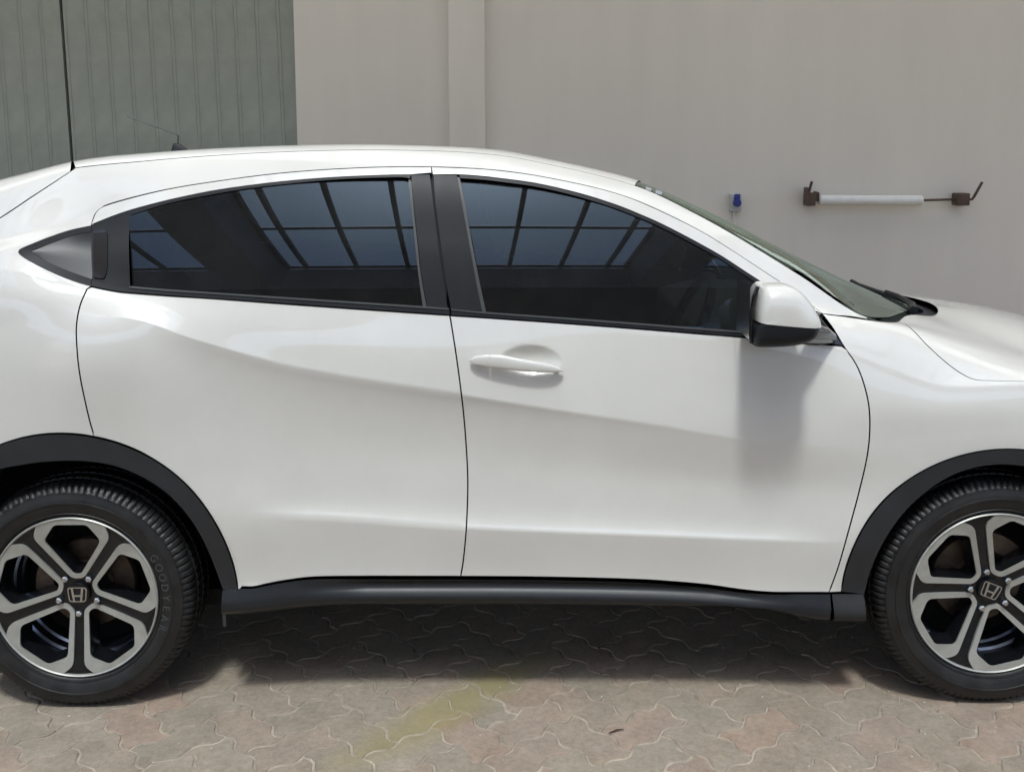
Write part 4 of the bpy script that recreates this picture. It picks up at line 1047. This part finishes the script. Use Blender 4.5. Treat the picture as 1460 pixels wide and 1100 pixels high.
def flat_with_holes(outer, holes, yf):
    co = [Vector(p) for p in outer]; ed = [(i, (i+1) % len(outer)) for i in range(len(outer))]
    for h in holes:
        b0 = len(co); co += [Vector(p) for p in h]; ed += [(b0 + i, b0 + (i+1) % len(h)) for i in range(len(h))]
    # inner points so the dish is followed
    for r in (.03, .05, .075, .1, .125, .15, .175, .2):
        for k in range(60):
            p = (r * math.cos(k * math.pi / 30), r * math.sin(k * math.pi / 30))
            if not any(inside(np.array(h), np.array([p]))[0] or dist_poly(np.array(h), np.array([p]))[0] < .003 for h in holes): co.append(Vector(p))
    r = delaunay_2d_cdt(co, ed, [], 0, 1e-7)
    P2 = np.array([tuple(p) for p in r[0]]); fs = []
    cen = np.array([P2[list(f)].mean(0) for f in r[2]])
    bad = np.zeros(len(cen), bool)
    for h in holes: bad |= inside(np.array(h), cen)
    bad |= ~inside(np.array(outer), cen)
    fs = [tuple(f) for f, b_ in zip(r[2], bad) if not b_]
    return [(p[0], yf(math.hypot(*p)), p[1]) for p in P2], fs
def make_wheel(turn):
    """wheel about its hub, outer face towards -y; turn: rotation of the spokes in degrees"""
    root = empty('wheel', (0, 0, 0), car)
    tb = R(turn)
    ty = new_obj('tyre', mesh_from(*WM['tyre'], 'tyre', True), M['rubber'], root)
    ty.data.set_sharp_from_angle(angle=R(38))
    holes = [[rot2(p, tb + k * 2 * math.pi / 5) for p in HOLE_R] for k in range(5)]
    frames = [[rot2(p, tb + k * 2 * math.pi / 5) for p in FRAME_R] for k in range(5)]
    circ = [(.2340 * math.cos(2*math.pi*k/120), .2340 * math.sin(2*math.pi*k/120)) for k in range(120)]
    v_, f_ = flat_with_holes(circ, holes, lambda r: dish(r) + .007)
    # black spokes dip between the machined frames; walls of the openings go back
    b0 = len(v_)
    for h in holes:
        c0 = np.mean(np.array(h), 0); i0 = len(v_); nh = len(h)
        for s, dy in ((1.0, .0), (.93, .028), (.90, .055)):
            for p in h:
                q_ = c0 + (np.array(p) - c0) * s; v_.append((q_[0], dish(math.hypot(*p)) + .0065 + dy, q_[1]))
        for st in (0, 1):
            for i in range(nh): f_.append((i0 + st*nh + i, i0 + st*nh + (i+1) % nh, i0 + (st+1)*nh + (i+1) % nh, i0 + (st+1)*nh + i))
    me = mesh_from(v_, f_, 'spokes', True); me.set_sharp_from_angle(angle=R(35)); new_obj('spokes', me, M['wblack'], root)
    for h, fr in zip(holes, frames):
        nh = len(h)
        co = [Vector(p) for p in fr] + [Vector(p) for p in h]; nf = len(fr)
        ed = [(i, (i+1) % nf) for i in range(nf)] + [(nf + i, nf + (i+1) % nh) for i in range(nh)]
        r = delaunay_2d_cdt(co, ed, [], 0, 1e-7); P2 = np.array([tuple(p) for p in r[0]])
        cen = np.array([P2[list(f)].mean(0) for f in r[2]]); ok = inside(np.array(fr), cen) & ~inside(np.array(h), cen)
        fv = [(p[0], dish(math.hypot(*p)) + .001, p[1]) for p in P2]; ff = [tuple(f) for f, g in zip(r[2], ok) if g]
        for loop in (fr, h):
            i0 = len(fv); L = len(loop)
            for p in loop: fv.append((p[0], dish(math.hypot(*p)) + .001, p[1]))
            for p in loop:
                fv.append((p[0], dish(math.hypot(*p)) + .010, p[1]))
            for i in range(L): ff.append((i0 + i, i0 + (i+1) % L, i0 + L + (i+1) % L, i0 + L + i))
        me = mesh_from(fv, ff, 'machined_frame'); new_obj('machined_frame', me, M['alloy'], root)
    MB().lathe_y([(.2325,.010),(.2335,.004),(.2365,.0015),(.2395,.004),(.2405,.012),(.2380,.020)], 120).build('rim_lip', M['alloy'], root, smooth=True)
    MB().lathe_y([(.233,.012),(.226,.030),(.222,.052),(.2145,.060),(.2125,.085),(.206,.090),(.204,.115),(.198,.120),(.196,.150),(.205,.19),(.225,.20)], 96).build('barrel', M['barrel'], root, smooth=True, angle=20)
    MB().lathe_y([(.0,.10),(.075,.10),(.078,.115),(.132,.115),(.134,.118),(.134,.138),(.0,.14)], 64).build('brake_disc', M['disc'], root, smooth=True)
    cb = MB()
    a0 = R(150 if turn == 0 else 30)
    for k in range(8):
        a1, a2 = a0 + R(8*k), a0 + R(8*(k+1))
        q0 = [(.098*math.cos(a1), .092, .098*math.sin(a1)), (.15*math.cos(a1), .092, .15*math.sin(a1)), (.15*math.cos(a2), .092, .15*math.sin(a2)), (.098*math.cos(a2), .092, .098*math.sin(a2))]
        cb.add(q0 + [(p[0], .16, p[2]) for p in q0], [(0,1,2,3),(4,7,6,5),(0,4,5,1),(1,5,6,2),(2,6,7,3),(3,7,4,0)])
    cb.build('brake_caliper', M['disc'], root)
    MB().lathe_y([(.0,.165),(.20,.165),(.205,.2)], 48).build('backing_plate', M['dark'], root)
    # centre cap with the H badge
    MB().lathe_y([(.0,.0275),(.026,.0275),(.0325,.029),(.034,.032),(.034,.045)], 40).build('centre_cap', M['wblack'], root, smooth=True)
    bd = MB()
    def pl(pts):
        q_ = [rot2((x, z), tb) for x, z in pts]; n = len(q_)
        vs = [(x, .0245, z) for x, z in q_] + [(x, .0285, z) for x, z in q_]
        bd.add(vs, [tuple(range(n))] + [(i, (i+1) % n, n + (i+1) % n, n + i) for i in range(n)])
    oc = poly_round([(-.0285,.0225),(.0285,.0225),(.0245,-.0215),(-.0245,-.0215)], .009, 5); ic = poly_round([(-.0255,.0195),(.0255,.0195),(.0218,-.0188),(-.0218,-.0188)], .0075, 5)
    for i in range(len(oc)):
        j = (i + 1) % len(oc); pl([oc[i], oc[j], ic[j], ic[i]])
    for s in (-1, 1):
        pl([(s*.0185,.0198),(s*.0118,.0198),(s*.0072,-.0190),(s*.0125,-.0190)])
    pl([(-.0105,-.0005),(.0105,-.0005),(.0095,-.0055),(-.0095,-.0055)])
    bd.build('badge', M['chrome'], root)
    for k in range(5):
        x, z = rot2((0, -.0575), tb + k * 2 * math.pi / 5)
        nb = MB(); pr_ = [(.0, -.0), (.006, .0), (.0095, .004), (.0095, .028)]
        nb.lathe_y(pr_, 6); o = nb.build('lug_nut', M['chrome'], root); o.location = (x, .020, z)
        nb = MB(); nb.lathe_y([(.012,.0385),(.0155,.0385),(.0165,.030),(.0165,.0415)], 20)
    return root
def lettering(wheel, text, rad, a_start, size, sp):
    for i, ch in enumerate(text):
        cu = bpy.data.curves.new('letter', 'FONT'); cu.body = ch; cu.size = size; cu.extrude = .0008; cu.align_x = 'CENTER'; cu.align_y = 'CENTER'
        t = bpy.data.objects.new('t', cu); COL.objects.link(t); bpy.context.view_layer.update()
        me = bpy.data.meshes.new_from_object(t.evaluated_get(bpy.context.evaluated_depsgraph_get())); bpy.data.objects.remove(t)
        a = R(a_start - i * sp)
        me.materials.clear()
        o = new_obj('raised_letter', me, M['letter'], wheel)
        o.matrix_local = Matrix.Translation((rad * math.cos(a), -.0052, rad * math.sin(a))) @ Matrix.Rotation(-(a - math.pi / 2), 4, 'Y') @ Matrix.Rotation(R(90), 4, 'X')
def place(wh, x, y, flip=False):
    wh.location = (x, y - CL, WZ)
    if flip: wh.rotation_euler = (0, 0, math.pi)
    ty = [c for c in wh.children if c.name.startswith('tyre')][0]
    if not flip:
        for v in ty.data.vertices:      # the tyre stands flat on the paving and bulges a little there
            if v.co.z < -(WZ - .001):
                v.co.z = -(WZ - .001)
            if v.co.z < -.22 and v.co.y < .05: v.co.y -= .006 * min(1, (-v.co.z - .22) / .08)
wr = make_wheel(0); place(wr, XR, 0.0)
lettering(wr, 'GOODYEAR', .2655, 27, .030, 6.6)
wf = make_wheel(-22.5); place(wf, XF, 0.0)
for src, x in ((wr, XR), (wf, XF)):
    c = src.copy(); COL.objects.link(c); c.parent = car; c.location = (x, CL, WZ); c.rotation_euler = (0, 0, math.pi)
    for ch in src.children:
        if ch.name.startswith('raised'): continue
        d = ch.copy(); COL.objects.link(d); d.parent = c

# ------------------------------------------------------------------ cabin seen through the glass
def seat(x, y, w_):
    root = cp(empty('seat', (0, 0, 0), car))
    MB().box(x - .25, x + .27, y - w_, y + w_, .55, .70).build('cushion', M['inner'], root, bevel=.05, seg=3)
    v_ = [(x - .30, y - w_ * .95, .66), (x - .16, y - w_ * .95, .66), (x - .32, y - w_ * .8, 1.20), (x - .42, y - w_ * .8, 1.20)]
    v_ += [(a, 2*y - b_, c) for a, b_, c in v_]
    MB().add(v_, [(0,1,2,3),(4,7,6,5),(0,4,5,1),(1,5,6,2),(2,6,7,3),(3,7,4,0)]).build('backrest', M['inner'], root, bevel=.04, seg=3)
    MB().box(x - .43, x - .33, y - .12, y + .12, 1.22, 1.40).build('headrest', M['inner'], root, bevel=.04, seg=3)
seat(.10, .50, .25); seat(.10, 1.25, .25); seat(-.80, .50, .30); seat(-.80, 1.25, .30)
dv = [(.62, .16, .80), (.62, .16, 1.0), (.80, .16, 1.045), (1.25, .20, 1.02), (1.25, .20, .7), (.75, .16, .6)]
n = len(dv); dv2 = dv + [(a, 2*CL - b_, c) for a, b_, c in dv]
cp(MB().add(dv2, [tuple(range(n)), tuple(range(2*n - 1, n - 1, -1))] + [(i, (i+1) % n, n + (i+1) % n, n + i) for i in range(n)]).build('dashboard', M['dash'], car, bevel=.02))
st = MB(); c0 = Vector((.56, .48, 1.02)); ax = Vector((-.9, 0, .42)).normalized(); e1 = Vector((0, 1, 0)); e2 = ax.cross(e1)
st.tube([c0 + (e1 * math.cos(t) + e2 * math.sin(t)) * .185 for t in np.linspace(0, 2*math.pi, 40)], .016, 10, caps=False)
st.tube([c0 - e1 * .18, c0 + e1 * .18], .02, 8).tube([c0, c0 - ax * .25], .03, 8)
cp(st.build('steering_wheel', M['gloss'], car, smooth=True))

# ------------------------------------------------------------------ wipers, aerial, stickers
wp = MB()
wp.tube([Vector(bodyF(*T(x_, y_))[0]) + Vector((0, 0, h_)) for x_, y_, h_ in ((1.29, .46, .004), (1.35, .62, .012), (1.37, .80, .015), (1.365, .94, .015))], [.014, .011, .009, .008], 8)
cp(wp.build('wiper', M['trim'], car, smooth=True))
wp = MB()
wp.tube([Vector(bodyF(*T(x_, 2*CL - y_))[0] * (1, 0, 1)) + Vector((0, y_, h_)) for x_, y_, h_ in ((1.45, .95, -.01), (1.41, 1.12, -.002), (1.385, 1.25, .006), (1.37, 1.30, .016))], [.012, .010, .010, .009], 8)
cp(wp.build('wiper', M['trim'], car, smooth=True))
cp(MB().tube([Vector((1.33, .60, 1.050)), Vector((1.38, .70, 1.056)), Vector((1.43, .76, 1.030))], [.010, .012, .016], 8).build('wiper_arm', M['trim'], car, smooth=True))
an = cp(empty('aerial', parent=car))
b0 = Vector(at(262, 214, CL)); b0.z = float(bodyF([b0.x], [12.99])[0][2])
MB().add([b0 + Vector(q_) for q_ in [(-.05,-.022,-.01),(.06,-.014,-.01),(.06,.014,-.01),(-.05,.022,-.01),(-.035,-.008,.045),(-.01,-.006,.04),(-.01,.006,.04),(-.035,.008,.045)]], [(0,3,2,1),(4,5,6,7),(0,1,5,4),(1,2,6,5),(2,3,7,6),(3,0,4,7)]).build('base', M['trim'], an, bevel=.005)
e0, e1_ = at(254, 193, CL), at(181, 166, CL)
MB().tube([b0 + Vector((-.02, 0, .03)), e0, e0 + (e1_ - e0) * .1, e1_], [.004, .003, .0016, .0014], 8).build('mast', M['seal'], an, smooth=True)
# stickers inside the top of the windscreen
for px0, px1, py0, py1 in ((921, 929, 266.5, 273), (935, 944, 271, 278.5)):
    cpanel('windscreen_sticker', [P(px0, py0), P(px1, py0 + 2.6), P(px1 - 1, py1), P(px0 - 1, py1 - 2.6)], M['white_plastic'], gap=0, off=.001, thick=.001)
